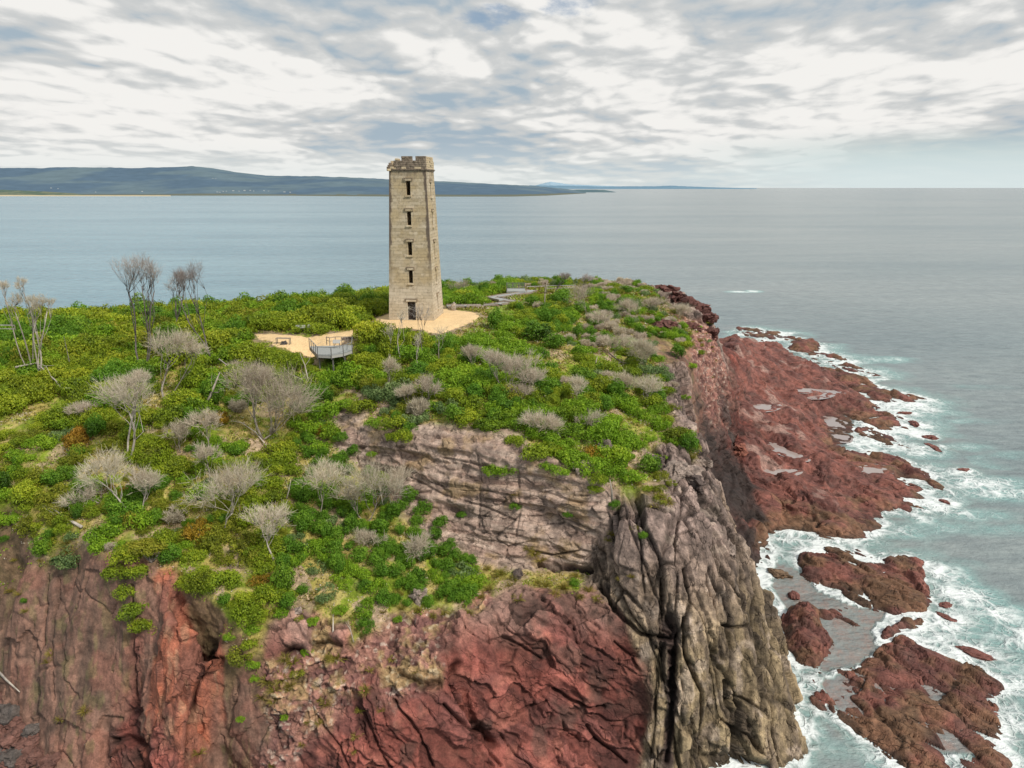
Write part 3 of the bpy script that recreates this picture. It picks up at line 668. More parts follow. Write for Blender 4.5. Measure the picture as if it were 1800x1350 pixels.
        D[s] += wt * d; col[s] += wt[:, None] * c
    pu_, pv_ = project(V); mpp = np.linalg.norm(V - CAM, axis=1) / F_PX
    wob1 = 1 + .8 * (fbm(P / 1.1, 3, 401) - .5); wob2 = 2.6 * (fbm(P / 1.4, 3, 402) - .5) / np.maximum(mpp / .055, .6)
    rocky = 1 - ws[:, REG.index('v')]
    for pl, hwd, dep, dk in FISS:
        pa = np.array(pl, float); mb_ = (pu_ > pa[:, 0].min() - 25) & (pu_ < pa[:, 0].max() + 25) & (pv_ > pa[:, 1].min() - 25) & (pv_ < pa[:, 1].max() + 25) & (Y < 90)
        if not mb_.any(): continue
        uq, vq = pu_[mb_] + wob2[mb_], pv_[mb_]; dd_ = np.full(len(uq), 1e9)
        for i in range(len(pa) - 1):
            ax_, ay_ = pa[i]; vx_, vy_ = pa[i + 1] - pa[i]; t_ = np.clip(((uq - ax_) * vx_ + (vq - ay_) * vy_) / (vx_ * vx_ + vy_ * vy_), 0, 1)
            dd_ = np.minimum(dd_, np.hypot(uq - ax_ - t_ * vx_, vq - ay_ - t_ * vy_))
        g_ = np.exp(-(dd_ * mpp[mb_] / (hwd * np.clip(wob1[mb_], .4, 2))) ** 2) * np.clip(rocky[mb_] * 1.4, 0, 1)
        D[mb_] -= dep * g_; col[mb_] *= (1 - dk * .75 * g_)[:, None]
    vegw = ws[:, REG.index('v')] * (N[:, 2] > .35)
    for pl in BARE:
        ins = in_poly(pu_ + 18 * (fbm(P / 1.5, 3, 411) - .5), pv_ + 18 * (fbm(P / 1.5, 3, 412) - .5), pl) & (Y < 135); k_ = (ins * vegw * .85)[:, None]; col = col * (1 - k_) + np.array((.46, .33, .235)) * (.75 + .5 * fin[:, None]) * k_
    for pl in LAWN:
        ins = in_poly(pu_ + 8 * (fbm(P / 1.5, 3, 411) - .5), pv_ + 8 * (fbm(P / 1.5, 3, 412) - .5), pl) & (Y < 150) & ~gx; k_ = (ins * vegw * .8)[:, None]; col = col * (1 - k_) + np.array((.17, .27, .03)) * (.7 + .6 * fin[:, None]) * k_
    # wet, weed-darkened band at the waterline
    wet = sstep(.5, .08, V[:, 2] + D * N[:, 2] + .4 * jit[:, 0]); col = col * (1 - .6 * wet[:, None]) + np.array((.035, .026, .02)) * .6 * wet[:, None]
    g = (gx & (Z > 27)).astype(float)[:, None]; gcol = np.array((.70, .50, .275))[None] * (.86 + .28 * fbm(P / 2.5, 4, 431))[:, None] * (1 - .35 * sstep(.6, .72, fbm(P / .5, 3, 432)) * sstep(.9, .1, np.minimum(poly_dist(X, Y, GRAVEL_A), poly_dist(X, Y, GRAVEL_B))))[:, None]; col = col * (1 - g) + gcol * g
    edge = np.where((Z > 27) & ~gx, sstep(2.4, .3, gd) * sstep(.35, .55, fbm(P / 1.2, 3, 95)), 0)[:, None]
    col = col * (1 - edge) + np.array((.27, .2, .135)) * edge
    cls = np.argmax(ws, 1); cls[g[:, 0] > 0] = REG.index('g')
    V2 = V + N * D[:, None]
    if (X > 30).any():
        for P_ in POOLS:
            near_ = (np.abs(X - P_[0]) < 9) & (np.abs(Y - P_[1]) < 9) & (cls != 0)
            if not near_.any(): continue
            r_ = pool_r(V2[near_, 0], V2[near_, 1], P_) + 1.7 * (fbm(P[near_] / 1.5, 4, 421) - .5)
            w_ = sstep(1.9, 1.05, r_); lv = P_[2] + .5 * (np.clip(r_, 0, 2) ** 2 - 1) * .6; V2[near_, 2] = V2[near_, 2] * (1 - w_) + lv * w_
    return V2, np.clip(col, .004, .9), cls

BVH0 = BVHTree.FromPolygons([tuple(p) for p in BASE_V], [tuple(t) for t in BASE_T])
POOLS = []
for u, v, rx, ry, rz in [(1430, 690, 4.2, 2.6, .5), (1414, 684, 2.4, 1.5, .2), (1466, 742, 2.2, 4.4, -.3), (1476, 768, 1.6, 2.6, -.2), (1378, 788, 1.6, 4.0, .4), (1368, 826, 3.0, 1.5, .2), (1535, 822, 2.6, 2.0, .3), (1455, 686, 3.6, 1.4, .1), (1342, 712, 3.2, 2.0, .6)]:
    h = BVH0.ray_cast(Vector(CAM), Vector(ray(u, v)).normalized())[0]
    if h is not None: POOLS.append((h.x, h.y, max(h.z - .35, .3), rx, ry, rz))
def pool_r(x, y, P_):
    c, s_ = math.cos(P_[5]), math.sin(P_[5]); dx, dy = x - P_[0], y - P_[1]
    return np.hypot((dx * c + dy * s_) / P_[3], (dy * c - dx * s_) / P_[4])
BASE_N = normals(BASE_V, BASE_T)
BV, BC, BCLS = displace(BASE_V, BASE_A, BASE_N)
BVH = BVHTree.FromPolygons([tuple(p) for p in BV], [tuple(t) for t in BASE_T])
NRM = normals(V, T)
V, TCOL, CLS = displace(V, A, NRM)
NRM = normals(V, T)
print('displaced', round(time.time() - T0, 1), 's')

GROUPS = [('ground', 'v', 'ground'), ('sandstone_cliff', 's', 'sandstone'), ('rock_buttress', 'b', 'buttress'), ('red_cliff', 'run', 'red'),
          ('brown_cliff', 'l', 'brown'), ('rock_shelf', 'pk', 'shelf'), ('gravel_path', 'g', 'gravel')]
lut = np.zeros(len(REG), int)
for gi, (nm, rs, mt) in enumerate(GROUPS):
    for r in rs: lut[REG.index(r)] = gi
tg = lut[CLS][T]
tri_g = np.where((tg[:, 1] == tg[:, 2]), tg[:, 1], tg[:, 0])
isg = (tg == 6).sum(1) >= 2; tri_g[isg] = 6
for gi, (nm, rs, mt) in enumerate(GROUPS):
    t = T[tri_g == gi]
    used = np.unique(t); m = -np.ones(len(V), np.int64); m[used] = np.arange(len(used))
    me = mesh_np(nm, V[used], m[t]); add_color(me, 'col', TCOL[used])
    if nm in ('rock_buttress', 'rock_shelf', 'sandstone_cliff'):            # broken rock keeps its hard facets
        tag(link(nm, me, mats=[M[mt]]), kind='structure'); continue
    me.polygons.foreach_set('use_smooth', np.ones(len(t), bool))
    me.normals_split_custom_set_from_vertices(NRM[used].astype(np.float32))
    tag(link(nm, me, mats=[M[mt]]), kind='structure')

def ground_z(x, y):
    h = BVH.ray_cast(Vector((x, y, 120)), Vector((0, 0, -1)))
    return (h[0], h[1], h[2]) if h[0] is not None else (None, None, None)
def hit(u, v):
    """first point of the headland under photo position (u, v)"""
    h = BVH.ray_cast(Vector(CAM), Vector(ray(u, v)).normalized())
    return h[0], h[1], h[2]
# ------------------------------------------------------------------ world and sun
SUN_EL, SUN_AZ = R(46), R(128)          # azimuth clockwise from +Y (the view direction)
w = bpy.data.worlds.new('World'); scene.world = w; w.use_nodes = True
n = NT(w.node_tree); bg = w.node_tree.nodes['Background']
sky = n.add('ShaderNodeTexSky', sky_type='NISHITA', sun_disc=False, sun_elevation=SUN_EL, sun_rotation=SUN_AZ, altitude=0, air_density=1.0, dust_density=1.2, ozone_density=1.0)
d = n.add('ShaderNodeTexCoord').outputs['Generated']
X, Y, Z = n.xyz(d)
Zp = n.math('MAXIMUM', Z, 0.0)
px = n.math('MULTIPLY', n.math('DIVIDE', X, n.math('ADD', Zp, .60)), 1.15)
py = n.math('MULTIPLY', n.math('LOGARITHM', n.math('ADD', Zp, .075), 2.71828), .95)
base = n.comb(px, n.math('ADD', py, n.math('MULTIPLY', X, .03)), n.math('MULTIPLY', Y, .6))
wrp = n.add('ShaderNodeTexNoise', inp={'Scale': 2.2, 'Detail': 4.0}); n.l.new(base, wrp.inputs['Vector'])
wv = n.add('ShaderNodeVectorMath', operation='MULTIPLY_ADD'); n.l.new(wrp.outputs['Color'], wv.inputs[0]); wv.inputs[1].default_value = (.16, .10, 0); n.l.new(base, wv.inputs[2])
pv = wv.outputs[0]
def dens(vec, det):
    a_ = n.noise(vec, 2.7, det, .6)
    bl_ = n.math('ABSOLUTE', n.math('SUBTRACT', n.math('MULTIPLY', n.noise(vec, 6.0, 1, .5), 2.0), 1.0))
    bl2 = n.math('ABSOLUTE', n.math('SUBTRACT', n.math('MULTIPLY', n.noise(vec, 14.0, 1, .5), 2.0), 1.0))
    return n.math('ADD', n.math('MULTIPLY', a_, .78), n.math('ADD', n.math('MULTIPLY', bl_, .30), n.math('MULTIPLY', bl2, .14)))
def shifted(o_):
    q_ = n.add('ShaderNodeVectorMath', operation='ADD'); n.l.new(pv, q_.inputs[0]); q_.inputs[1].default_value = o_; return q_.outputs[0]
big = n.noise(shifted((4.3, 1.7, 0)), 1.5, 3, 0.5)
n1 = dens(pv, 9); n2 = dens(shifted((.012, .035, 0)), 9); n3 = dens(shifted((.04, .13, 0)), 4)
fine = n.noise(pv, 7.0, 8, .62)
shade = n.ss(big, .38, .64)
bright = n.math('ADD', .50, n.math('ADD', n.math('MULTIPLY', n.math('SUBTRACT', n1, n2), 2.6), n.math('MULTIPLY', n.math('SUBTRACT', n1, n3), 1.7)))
bright = n.math('ADD', bright, n.math('MULTIPLY', n.math('SUBTRACT', .5, shade), .72))
bright = n.math('ADD', bright, n.math('MULTIPLY', n.math('SUBTRACT', fine, .5), .6))
ccol = n.mix(n.ss(bright, -.12, .48), (.38, .47, .545, 1), (.60, .615, .615, 1))
ccol = n.mix(n.ss(bright, .40, .98), ccol, (.90, .885, .855, 1))
cover = n.ss(n.math('ADD', n.math('MULTIPLY', n1, .75), n.math('MULTIPLY', big, .3)), .26, .34)
clear = n.math('MULTIPLY', n.ss(Z, 0.075, 0.03), n.ss(n.math('ADD', X, n.math('MULTIPLY', fine, 0.2)), 0.28, 0.55))
cover = n.math('MULTIPLY', cover, n.math('SUBTRACT', 1.0, n.math('MULTIPLY', clear, 0.9)))
gx2 = n.math('DIVIDE', n.math('SUBTRACT', X, .035), .075); gz2 = n.math('DIVIDE', n.math('SUBTRACT', n.math('SUBTRACT', Z, .207), n.math('MULTIPLY', X, .12)), .02)
gr = n.math('ADD', n.math('ADD', n.math('MULTIPLY', gx2, gx2), n.math('MULTIPLY', gz2, gz2)), n.math('MULTIPLY', n.math('SUBTRACT', n.noise(pv, 5.5, 8, .62), .47), 9.0))
cover = n.math('MULTIPLY', cover, n.ss(gr, -.3, 1.2, .25, 1.0))
skyc = n.mix(1.0, sky.outputs[0], (0.1, 0.1, 0.1, 1), 'MULTIPLY')
pale = n.mix(n.ss(Z, 0.12, 0.0), skyc, (0.62, 0.76, 0.78, 1))
fin = n.mix(cover, pale, ccol)
haze = n.ss(Z, 0.07, 0.0, 0.0, 0.6)
fin = n.mix(haze, fin, (0.74, 0.80, 0.79, 1))
n.put(bg, 'Color', fin); bg.inputs['Strength'].default_value = 1.0

sd = bpy.data.lights.new('sun', 'SUN'); sd.energy = 3.5; sd.angle = R(9); sd.color = (1.0, 0.94, 0.84)
so = bpy.data.objects.new('sun', sd); COL.objects.link(so)
sv = Vector((math.sin(SUN_AZ) * math.cos(SUN_EL), math.cos(SUN_AZ) * math.cos(SUN_EL), math.sin(SUN_EL)))
so.rotation_euler = (-sv).to_track_quat('-Z', 'Y').to_euler(); so.location = (60, 0, 120)

# ------------------------------------------------------------------ sea
def axis(lo_far, lo, hi, hi_far, step, grow=1.18):
    a = list(np.arange(lo, hi, step)); s = step; x = a[-1]
    while x < hi_far: s *= grow; x += s; a.append(x)
    s = step; x = lo; pre = []
    while x > lo_far: s *= grow; x -= s; pre.append(x)
    return np.array(pre[::-1] + a)
sx = axis(-120000, 20, 150, 120000, 0.5, 1.12); sy = axis(-3000, 44, 400, 160000, 0.6, 1.12)
GX, GY = np.meshgrid(sx, sy); nx, ny = len(sx), len(sy)
SV = np.stack([GX.ravel(), GY.ravel(), np.zeros(GX.size)], 1)
ii = (np.arange(ny - 1)[:, None] * nx + np.arange(nx - 1)[None]).ravel()
SQ = np.stack([ii, ii + 1, ii + nx + 1, ii + nx], 1)
shore = V[(np.abs(V[:, 2]) < .3)]
shore = shore[shore[:, 1] < 300][::3]
# islets are built first so that the foam knows their shores
ISLETS = []
def islet(label, px, hgt, seed, step=0.18, z0=0.0, amp=0.75, tilt=(0, 0)):
    global shore
    poly = [tuple(at_z(u, v, z0)[:2]) for u, v in px]
    P = np.array(poly); x0, y0 = P.min(0) - 1.2; x1, y1 = P.max(0) + 1.2
    gx = np.arange(x0, x1, step); gy = np.arange(y0, y1, step); G, H = np.meshgrid(gx, gy)
    x, y = G.ravel(), H.ravel()
    d = poly_dist(x, y, poly); d = np.where(in_poly(x, y, poly), d, -d)
    q = np.stack([x, y, np.full(len(x), seed * 3.7)], 1)
    d = d + 1.1 * (fbm(q / 1.7, 4, seed) - .5)
    cx, cy = P.mean(0)
    z = np.where(d > 0, hgt * (1 - np.exp(-np.maximum(d, 0) / (.55 + .35 * hgt))), d * 1.3) - .12
    z += np.where(d > 0, (tilt[0] * (x - cx) + tilt[1] * (y - cy)), 0) * sstep(0, 1.5, d)
    Vt = np.stack([x, y, z], 1); At = np.zeros((len(x), len(REG))); At[:, REG.index('p')] = 1
    W = len(gx); i = (np.arange(len(gy) - 1)[:, None] * W + np.arange(W - 1)[None]).ravel()
    Q = np.concatenate([np.stack([i, i + 1, i + W + 1], 1), np.stack([i, i + W + 1, i + W], 1)])
    Q = Q[(d[Q] > -1.0).any(1)]
    used = np.unique(Q); m = -np.ones(len(Vt), np.int64); m[used] = np.arange(len(used)); Vt, At, Q = Vt[used], At[used], m[Q]
    off = np.array((seed * 7.3, 0, 0))
    V2, c, _ = displace(Vt + off, At, np.tile((0., 0., amp), (len(Vt), 1))); V2 -= off
    f1, f2, cr = worley(np.stack([(V2[:, 0] * .8 + V2[:, 1] * .6) / 1.5, (V2[:, 1] * .8 - V2[:, 0] * .6) / 4.5, V2[:, 2] * .1 + seed], 1), 300)
    V2[:, 2] += np.where(V2[:, 2] > -.2, .45 * (cr - .5) - .4 * np.exp(-((f2 - f1) / .06) ** 2), 0)
    N = normals(V2, Q); c *= .95
    me = mesh_np('sea_rock', V2, Q); add_color(me, 'col', c); me.polygons.foreach_set('use_smooth', np.ones(len(Q), bool))
    o = tag(link('sea_rock', me, mats=[M['shelf']]), label, 'rock', 'low red rocks in the surf')
    shore = np.concatenate([shore, V2[np.abs(V2[:, 2]) < .12][::2]])
    ISLETS.append(o); return o

islet('broad layered red rock nearest the shelf with surf behind it', [(1417, 967), (1453, 960), (1490, 966), (1507, 963), (1533, 978), (1593, 975), (1623, 991), (1630, 1027), (1634, 1060), (1620, 1078), (1570, 1082),
       (1520, 1070), (1493, 1056), (1473, 1038), (1433, 1030), (1410, 1010), (1408, 983)], .62, 3, amp=.62)
islet('tall rounded red rock with a weedy foot beside the cliff', [(1374, 1096), (1388, 1074), (1416, 1062), (1448, 1085), (1450, 1112), (1470, 1130), (1456, 1160), (1434, 1172), (1400, 1160), (1380, 1134)], 2.3, 5, amp=.5)
islet('small dark red rock between two tidal pools', [(1426, 1074), (1460, 1063), (1497, 1066), (1494, 1082), (1522, 1104), (1500, 1106), (1480, 1092), (1450, 1090)], .55, 7, amp=.4)
islet('oval red rock lapped by white foam above the largest rock', [(1533, 1130), (1548, 1108), (1580, 1092), (1632, 1083), (1634, 1098), (1600, 1108), (1577, 1114), (1552, 1138)], .9, 9, amp=.5)
islet('largest red rock with grey tidal pools at the lower right', [(1567, 1130), (1593, 1122), (1627, 1146), (1700, 1166), (1727, 1177), (1760, 1206), (1752, 1250), (1782, 1300), (1806, 1345), (1800, 1390), (1700, 1420), (1600, 1385),
       (1567, 1335), (1547, 1313), (1507, 1300), (1478, 1297), (1432, 1255), (1428, 1228), (1450, 1216), (1430, 1194), (1453, 1182), (1500, 1178), (1507, 1172), (1533, 1150)], .55, 13, amp=.72, tilt=(.02, -.01))

def boulder_mesh(name, size, seed, mat, col, flat=.7, sub=3, ang=1.0):
    bm = bmesh.new(); bmesh.ops.create_icosphere(bm, subdivisions=sub, radius=1.0)
    v = np.array([p.co for p in bm.verts]); q = v * 1.1 + seed * 5.3
    f1, f2, cr = worley(q * 1.1, seed)
    r = 1 + .6 * (fbm(q, 3, seed) - .5) + .3 * ang * (cr - .5) + .38 * ang * facets(q * 1.25, seed + 40)[0] + .16 * (fbm(q * 3.2, 3, seed + 5) - .5)
    v = v * r[:, None] * np.array(size)[None]; v[:, 2] *= flat
    for p, c in zip(bm.verts, v): p.co = c
    me = bpy.data.meshes.new(name); bm.to_mesh(me); bm.free()
    t = fbm(v * 1.4 + seed, 4, seed + 9)[:, None]
    add_color(me, 'col', np.asarray(col)[None] * (.6 + .8 * t)); me.materials.append(mat)
    return me

def rock_at(name, u, v, z, size, seed, col, label, group=None, mat='shelf', flat=.7, ang=1., rz=None, sub=4, sink=.25):
    p = at_z(u, v, z)
    o = bpy.data.objects.new(name, boulder_mesh(name, size, seed, M[mat], col, flat, sub, ang)); COL.objects.link(o)
    o.location = (p[0], p[1], z + size[2] * flat * sink); o.rotation_euler = (0, 0, seed * 1.7 if rz is None else rz)
    tag(o, label, 'rock', group); return o

REDC = (.2, .08, .065)
for i, (u, v, s, lab) in enumerate([(1369, 1011, (1.5, .8, .8), 'wedge shaped brown rock in calm water by the cliff'), (1394, 1049, (.9, .6, .6), 'small dark red rock in calm water below the wedge'),
        (1634, 770, (1.6, .8, .6), 'dark rock farthest from the shelf, ringed with foam'), (1607, 747, (1.8, .8, .7), 'rock at the seaward tip of the shelf'),
        (1592, 727, (1.4, .6, .55), 'low rock next to the green tip of the shelf'), (1640, 786, (2.2, .7, .35), 'flat wave washed rock below the outer rock'),
        (1692, 827, (1.2, .7, .4), 'low rock swirled by white water out to sea'), (1660, 882, (.9, .5, .35), 'small red rock off the corner of the shelf'),
        (1661, 1066, (.9, .6, .45), 'small red rock in foam right of the layered rock'), (1663, 1086, (1.1, .5, .35), 'flat red rock in foam, lower of two'),
        (1462, 627, (2.0, 1.0, .6), 'dark rock off the far point of the shelf'), (1716, 1150, (1.9, .7, .35), 'long low rock awash beyond the largest rock')]):
    rock_at('sea_rock', u, v, 0.0, s, 20 + i, REDC if i != 0 else (.2, .13, .08), lab, 'small rocks off the shelf')
    p = at_z(u, v, 0); shore = np.concatenate([shore, [[p[0] + s[0] * math.cos(a), p[1] + s[1] * math.sin(a), 0] for a in np.arange(0, 6.28, .7)]])

pm, pn, pb = new_mat('pool_water'); pb.inputs['Base Color'].default_value = (.36, .30, .28, 1); pb.inputs['Roughness'].default_value = .08; pb.inputs['Specular IOR Level'].default_value = .5
for i, P_ in enumerate(POOLS):
    mb = MB(); K = 48; mb.quad_faces([(P_[3] * 1.5 * math.cos(6.283 * k / K), P_[4] * 1.5 * math.sin(6.283 * k / K), 0) for k in range(K)], [tuple(range(K))])
    o = mb.build('tidal_pool', [pm]); o.location = (P_[0], P_[1], P_[2] - .08); o.rotation_euler = (0, 0, P_[5]); tag(o, kind='structure')
kd = KDTree(len(shore))
for i, p in enumerate(shore): kd.insert((p[0], p[1], 0), i)
kd.balance()
near = (SV[:, 0] > 15) & (SV[:, 0] < 160) & (SV[:, 1] > 40) & (SV[:, 1] < 410)
ds = np.full(len(SV), 99.0)
ds[near] = [kd.find((p[0], p[1], 0))[2] for p in SV[near]]
su, sv_ = project(np.where((SV[:, 1:2] > 5), SV, np.array([0, 1e5, 0.])))
q = SV * np.array([1, 1, 1.0])
lown = fbm(q / 9.0, 3, 401); medn = fbm(q / 3.0, 4, 402)
foam = np.exp(-ds / (1.0 + 4.2 * sstep(.38, .68, lown))) * (.55 + .75 * medn)
# drawn-out swash, breakers and churned patches (photo position, radii in metres across / along view, strength)
for u, v, rx, ry, st in [(1300, 513, 7, 3.5, 1.0), (1325, 512, 4, 4, 1.15), (1555, 632, 9, 5, .65), (1410, 612, 8, 8, .6), (1455, 628, 16, 7, .55), (1540, 655, 8, 9, .6), (1590, 690, 7, 8, .5), (1620, 700, 9, 6, .42), (1550, 745, 9, 6, .85), (1600, 790, 8, 6, .75),
        (1650, 830, 8, 5, .75), (1710, 850, 10, 5, .8), (1770, 868, 10, 4, .75), (1640, 850, 6, 4, .8), (1700, 785, 6, 3, .5), (1780, 800, 7, 3, .35), (1690, 905, 9, 3, .55), (1640, 925, 8, 3, .5), (1560, 935, 7, 3, .6), (1440, 950, 6, 2.4, .85), (1380, 945, 5, 3, .9),
        (1500, 955, 7, 2.4, .6), (1660, 1010, 4, 4, .9), (1690, 1050, 5, 4, .95), (1660, 1100, 4, 3, .9), (1740, 1080, 6, 3, .85), (1790, 1120, 5, 3.5, .75), (1640, 1120, 4.5, 2.5, .95), (1720, 1135, 5, 2.5, .7), (1790, 1200, 4, 4, .8),
        (1780, 1260, 3, 5, .8), (1660, 1110, 4, 3, .8), (1400, 1210, 1.6, 5, .85), (1415, 1280, 2.0, 4, .75), (1460, 1320, 4, 2, .45), (1330, 1338, 6, 1.6, .85), (1280, 1340, 4, 2, .9), (1395, 1150, 1.0, 4, .8), (1560, 1100, 3, 1.2, .8), (1480, 1010, 3, .8, .3), (1650, 1040, 3, 6, .8), (1600, 1300, 3, 1.2, .15),
        (1380, 980, 3, 2.5, .55), (1750, 930, 10, 3, .35), (1640, 560, 20, 6, .1), (1720, 680, 12, 4, .22), (1690, 740, 10, 3, .36)]:
    p = at_z(u, v, 0); g = np.exp(-(((SV[:, 0] - p[0]) / rx) ** 2 + ((SV[:, 1] - p[1]) / ry) ** 2))
    foam = np.maximum(foam, g * st * (.5 + .9 * medn))
calm = in_poly(su, sv_, [(1365, 990), (1405, 1005), (1440, 1040), (1500, 1065), (1560, 1075), (1530, 1110), (1545, 1145), (1500, 1172), (1440, 1180), (1455, 1120), (1380, 1068), (1355, 1030)])
tide = in_poly(su, sv_, [(1440, 1200), (1560, 1160), (1700, 1200), (1720, 1320), (1600, 1330), (1500, 1285)])
shelfpool = in_poly(su, sv_, [(1400, 640), (1490, 660), (1500, 740), (1480, 800), (1540, 830), (1570, 890), (1400, 895), (1330, 840), (1330, 640)])
foam = np.where(calm & (foam > .12), .12 + .12 * (foam - .12), foam); foam = np.where(tide | shelfpool, foam * .12, foam)
shallow = np.exp(-ds / 3.0) * .5; shallow = np.where(calm | tide, .8, shallow)
still = 1 - .9 * np.clip(calm * 1. + tide + shelfpool, 0, 1)
nearw = sstep(400, 300, SV[:, 1]) * near
SV[:, 2] += nearw * still * (.34 * (fbm(SV / np.array((7., 3.2, 1)), 3, 411) - .5) + .5 * np.clip(foam, 0, 1) ** 1.5 * (fbm(SV / np.array((2.2, 1.3, 1)), 3, 412) - .35))
me = mesh_np('sea', SV, SQ, 4); me.polygons.foreach_set('use_smooth', np.ones(len(SQ), bool)); add_float(me, 'foam', foam); add_float(me, 'shallow', shallow)
m, n, b = new_mat('sea_water')
geo = n.add('ShaderNodeNewGeometry').outputs['Position']; gxn, gyn, gzn = n.xyz(geo)
fo = n.attr('foam').outputs['Fac']; sh = n.attr('shallow').outputs['Fac']
wr = n.add('ShaderNodeTexNoise', inp={'Scale': .22, 'Detail': 4.0}); n.l.new(geo, wr.inputs['Vector'])
wv = n.add('ShaderNodeVectorMath', operation='MULTIPLY_ADD'); n.l.new(wr.outputs['Color'], wv.inputs[0]); wv.inputs[1].default_value = (4.5, 4.5, 0); n.l.new(geo, wv.inputs[2])
def web(scale):
    vo = n.add('ShaderNodeTexVoronoi', feature='DISTANCE_TO_EDGE', inp={'Scale': scale}); n.l.new(wv.outputs[0], vo.inputs['Vector'])
    return vo.outputs['Distance']
webs = n.math('MAXIMUM', n.ss(web(.42), .22, .0), n.math('MULTIPLY', n.ss(web(1.1), .2, .0), .8))
fn = n.noise(wv.outputs[0], .9, 8, .68)
pat = n.math('ADD', n.math('MULTIPLY', webs, .34), n.math('MULTIPLY', fn, .8))
fm = n.ss(n.math('ADD', n.math('MULTIPLY', fo, .95), n.math('MULTIPLY', pat, .85)), .84, 1.42)
fm = n.math('MULTIPLY', fm, n.ss(fo, .05, .22))
# wind streaks and swell bands far out
band = n.noise(n.scale_v(geo, (.0011, .006, 1)), 1.0, 4, .6)
band2 = n.noise(n.scale_v(geo, (.012, .06, 1)), 1.0, 4, .6)
dcol = n.mix(n.ss(n.math('DIVIDE', gxn, n.math('ADD', gyn, 60.0)), -.5, .35), (.18, .305, .365, 1), (.215, .25, .255, 1))
dcol = n.mix(n.ss(band, .35, .65), dcol, n.mix(1.0, dcol, (.72, .8, .84, 1), 'MULTIPLY'))
dcol = n.mix(n.ss(band2, .3, .7, 0, .5), dcol, n.mix(1.0, dcol, (1.35, 1.3, 1.25, 1), 'MULTIPLY'))
chop = n.noise(n.scale_v(geo, (.16, .5, 1)), 1.0, 5, .65); dcol = n.mix(1.0, dcol, n.mix(n.ss(chop, .3, .7), (.80, .82, .84, 1), (1.2, 1.18, 1.16, 1)), 'MULTIPLY')  # light and dark of the wave facets painted into the colour
teal = n.mix(n.math('MULTIPLY', n.ss(fo, .06, .5), n.ss(fn, .3, .6, .45, 1)), dcol, (.22, .40, .385, 1))
shal = n.mix(n.math('MULTIPLY', sh, n.ss(fn, .35, .65, .35, .9)), teal, n.mix(n.ss(n.noise(geo, .45, 5, .6), .4, .62), (.24, .20, .18, 1), (.30, .165, .13, 1)))
wc = n.mix(fm, shal, (.76, .80, .80, 1))
n.put(b, 'Base Color', wc); n.put(b, 'Roughness', n.math('ADD', n.math('MULTIPLY', fm, .6), .22)); n.put(b, 'IOR', 1.33); b.inputs['Specular IOR Level'].default_value = .42
wvh = n.math('ADD', n.noise(n.scale_v(geo, (.55, 1.1, 1)), 1.0, 4, .6), n.math('MULTIPLY', n.noise(n.scale_v(geo, (.07, .16, 1)), 1.0, 3, .5), 2.2))
wvh = n.math('ADD', wvh, n.math('MULTIPLY', fm, .5))
n.put(b, 'Normal', n.bump(wvh, .85, .6))
tag(link('sea', me, mats=[m]), kind='structure')

# ------------------------------------------------------------------ far coast
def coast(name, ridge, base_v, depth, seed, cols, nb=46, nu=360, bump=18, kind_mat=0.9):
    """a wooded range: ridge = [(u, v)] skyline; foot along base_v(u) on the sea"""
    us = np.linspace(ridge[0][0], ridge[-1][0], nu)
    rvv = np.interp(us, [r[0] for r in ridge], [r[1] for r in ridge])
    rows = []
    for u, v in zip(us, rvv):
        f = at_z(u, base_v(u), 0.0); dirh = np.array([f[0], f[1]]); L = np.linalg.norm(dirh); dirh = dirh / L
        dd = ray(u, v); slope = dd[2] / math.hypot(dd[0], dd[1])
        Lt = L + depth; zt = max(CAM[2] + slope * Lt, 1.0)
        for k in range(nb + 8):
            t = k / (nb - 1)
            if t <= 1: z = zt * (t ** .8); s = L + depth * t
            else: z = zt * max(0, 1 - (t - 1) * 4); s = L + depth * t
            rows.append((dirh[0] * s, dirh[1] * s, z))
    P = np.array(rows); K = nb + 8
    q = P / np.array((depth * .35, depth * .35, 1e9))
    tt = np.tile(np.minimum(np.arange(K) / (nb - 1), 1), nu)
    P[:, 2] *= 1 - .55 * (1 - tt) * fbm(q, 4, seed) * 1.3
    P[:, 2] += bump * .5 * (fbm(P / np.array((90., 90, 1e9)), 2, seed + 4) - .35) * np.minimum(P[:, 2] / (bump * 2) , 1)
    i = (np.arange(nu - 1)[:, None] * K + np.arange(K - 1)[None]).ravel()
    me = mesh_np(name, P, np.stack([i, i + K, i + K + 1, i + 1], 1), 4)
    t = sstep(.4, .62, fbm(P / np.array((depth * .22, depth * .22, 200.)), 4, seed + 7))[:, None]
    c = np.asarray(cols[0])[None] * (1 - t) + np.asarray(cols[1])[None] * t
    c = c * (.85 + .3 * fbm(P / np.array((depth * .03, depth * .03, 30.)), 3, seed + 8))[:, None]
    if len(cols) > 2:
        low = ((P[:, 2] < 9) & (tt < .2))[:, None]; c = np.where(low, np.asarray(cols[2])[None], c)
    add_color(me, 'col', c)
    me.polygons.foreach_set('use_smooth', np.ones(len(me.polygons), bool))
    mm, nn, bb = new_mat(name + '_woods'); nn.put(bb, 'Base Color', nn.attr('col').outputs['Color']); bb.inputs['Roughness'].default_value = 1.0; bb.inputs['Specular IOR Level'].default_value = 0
    return tag(link(name, me, mats=[mm]), kind='structure')

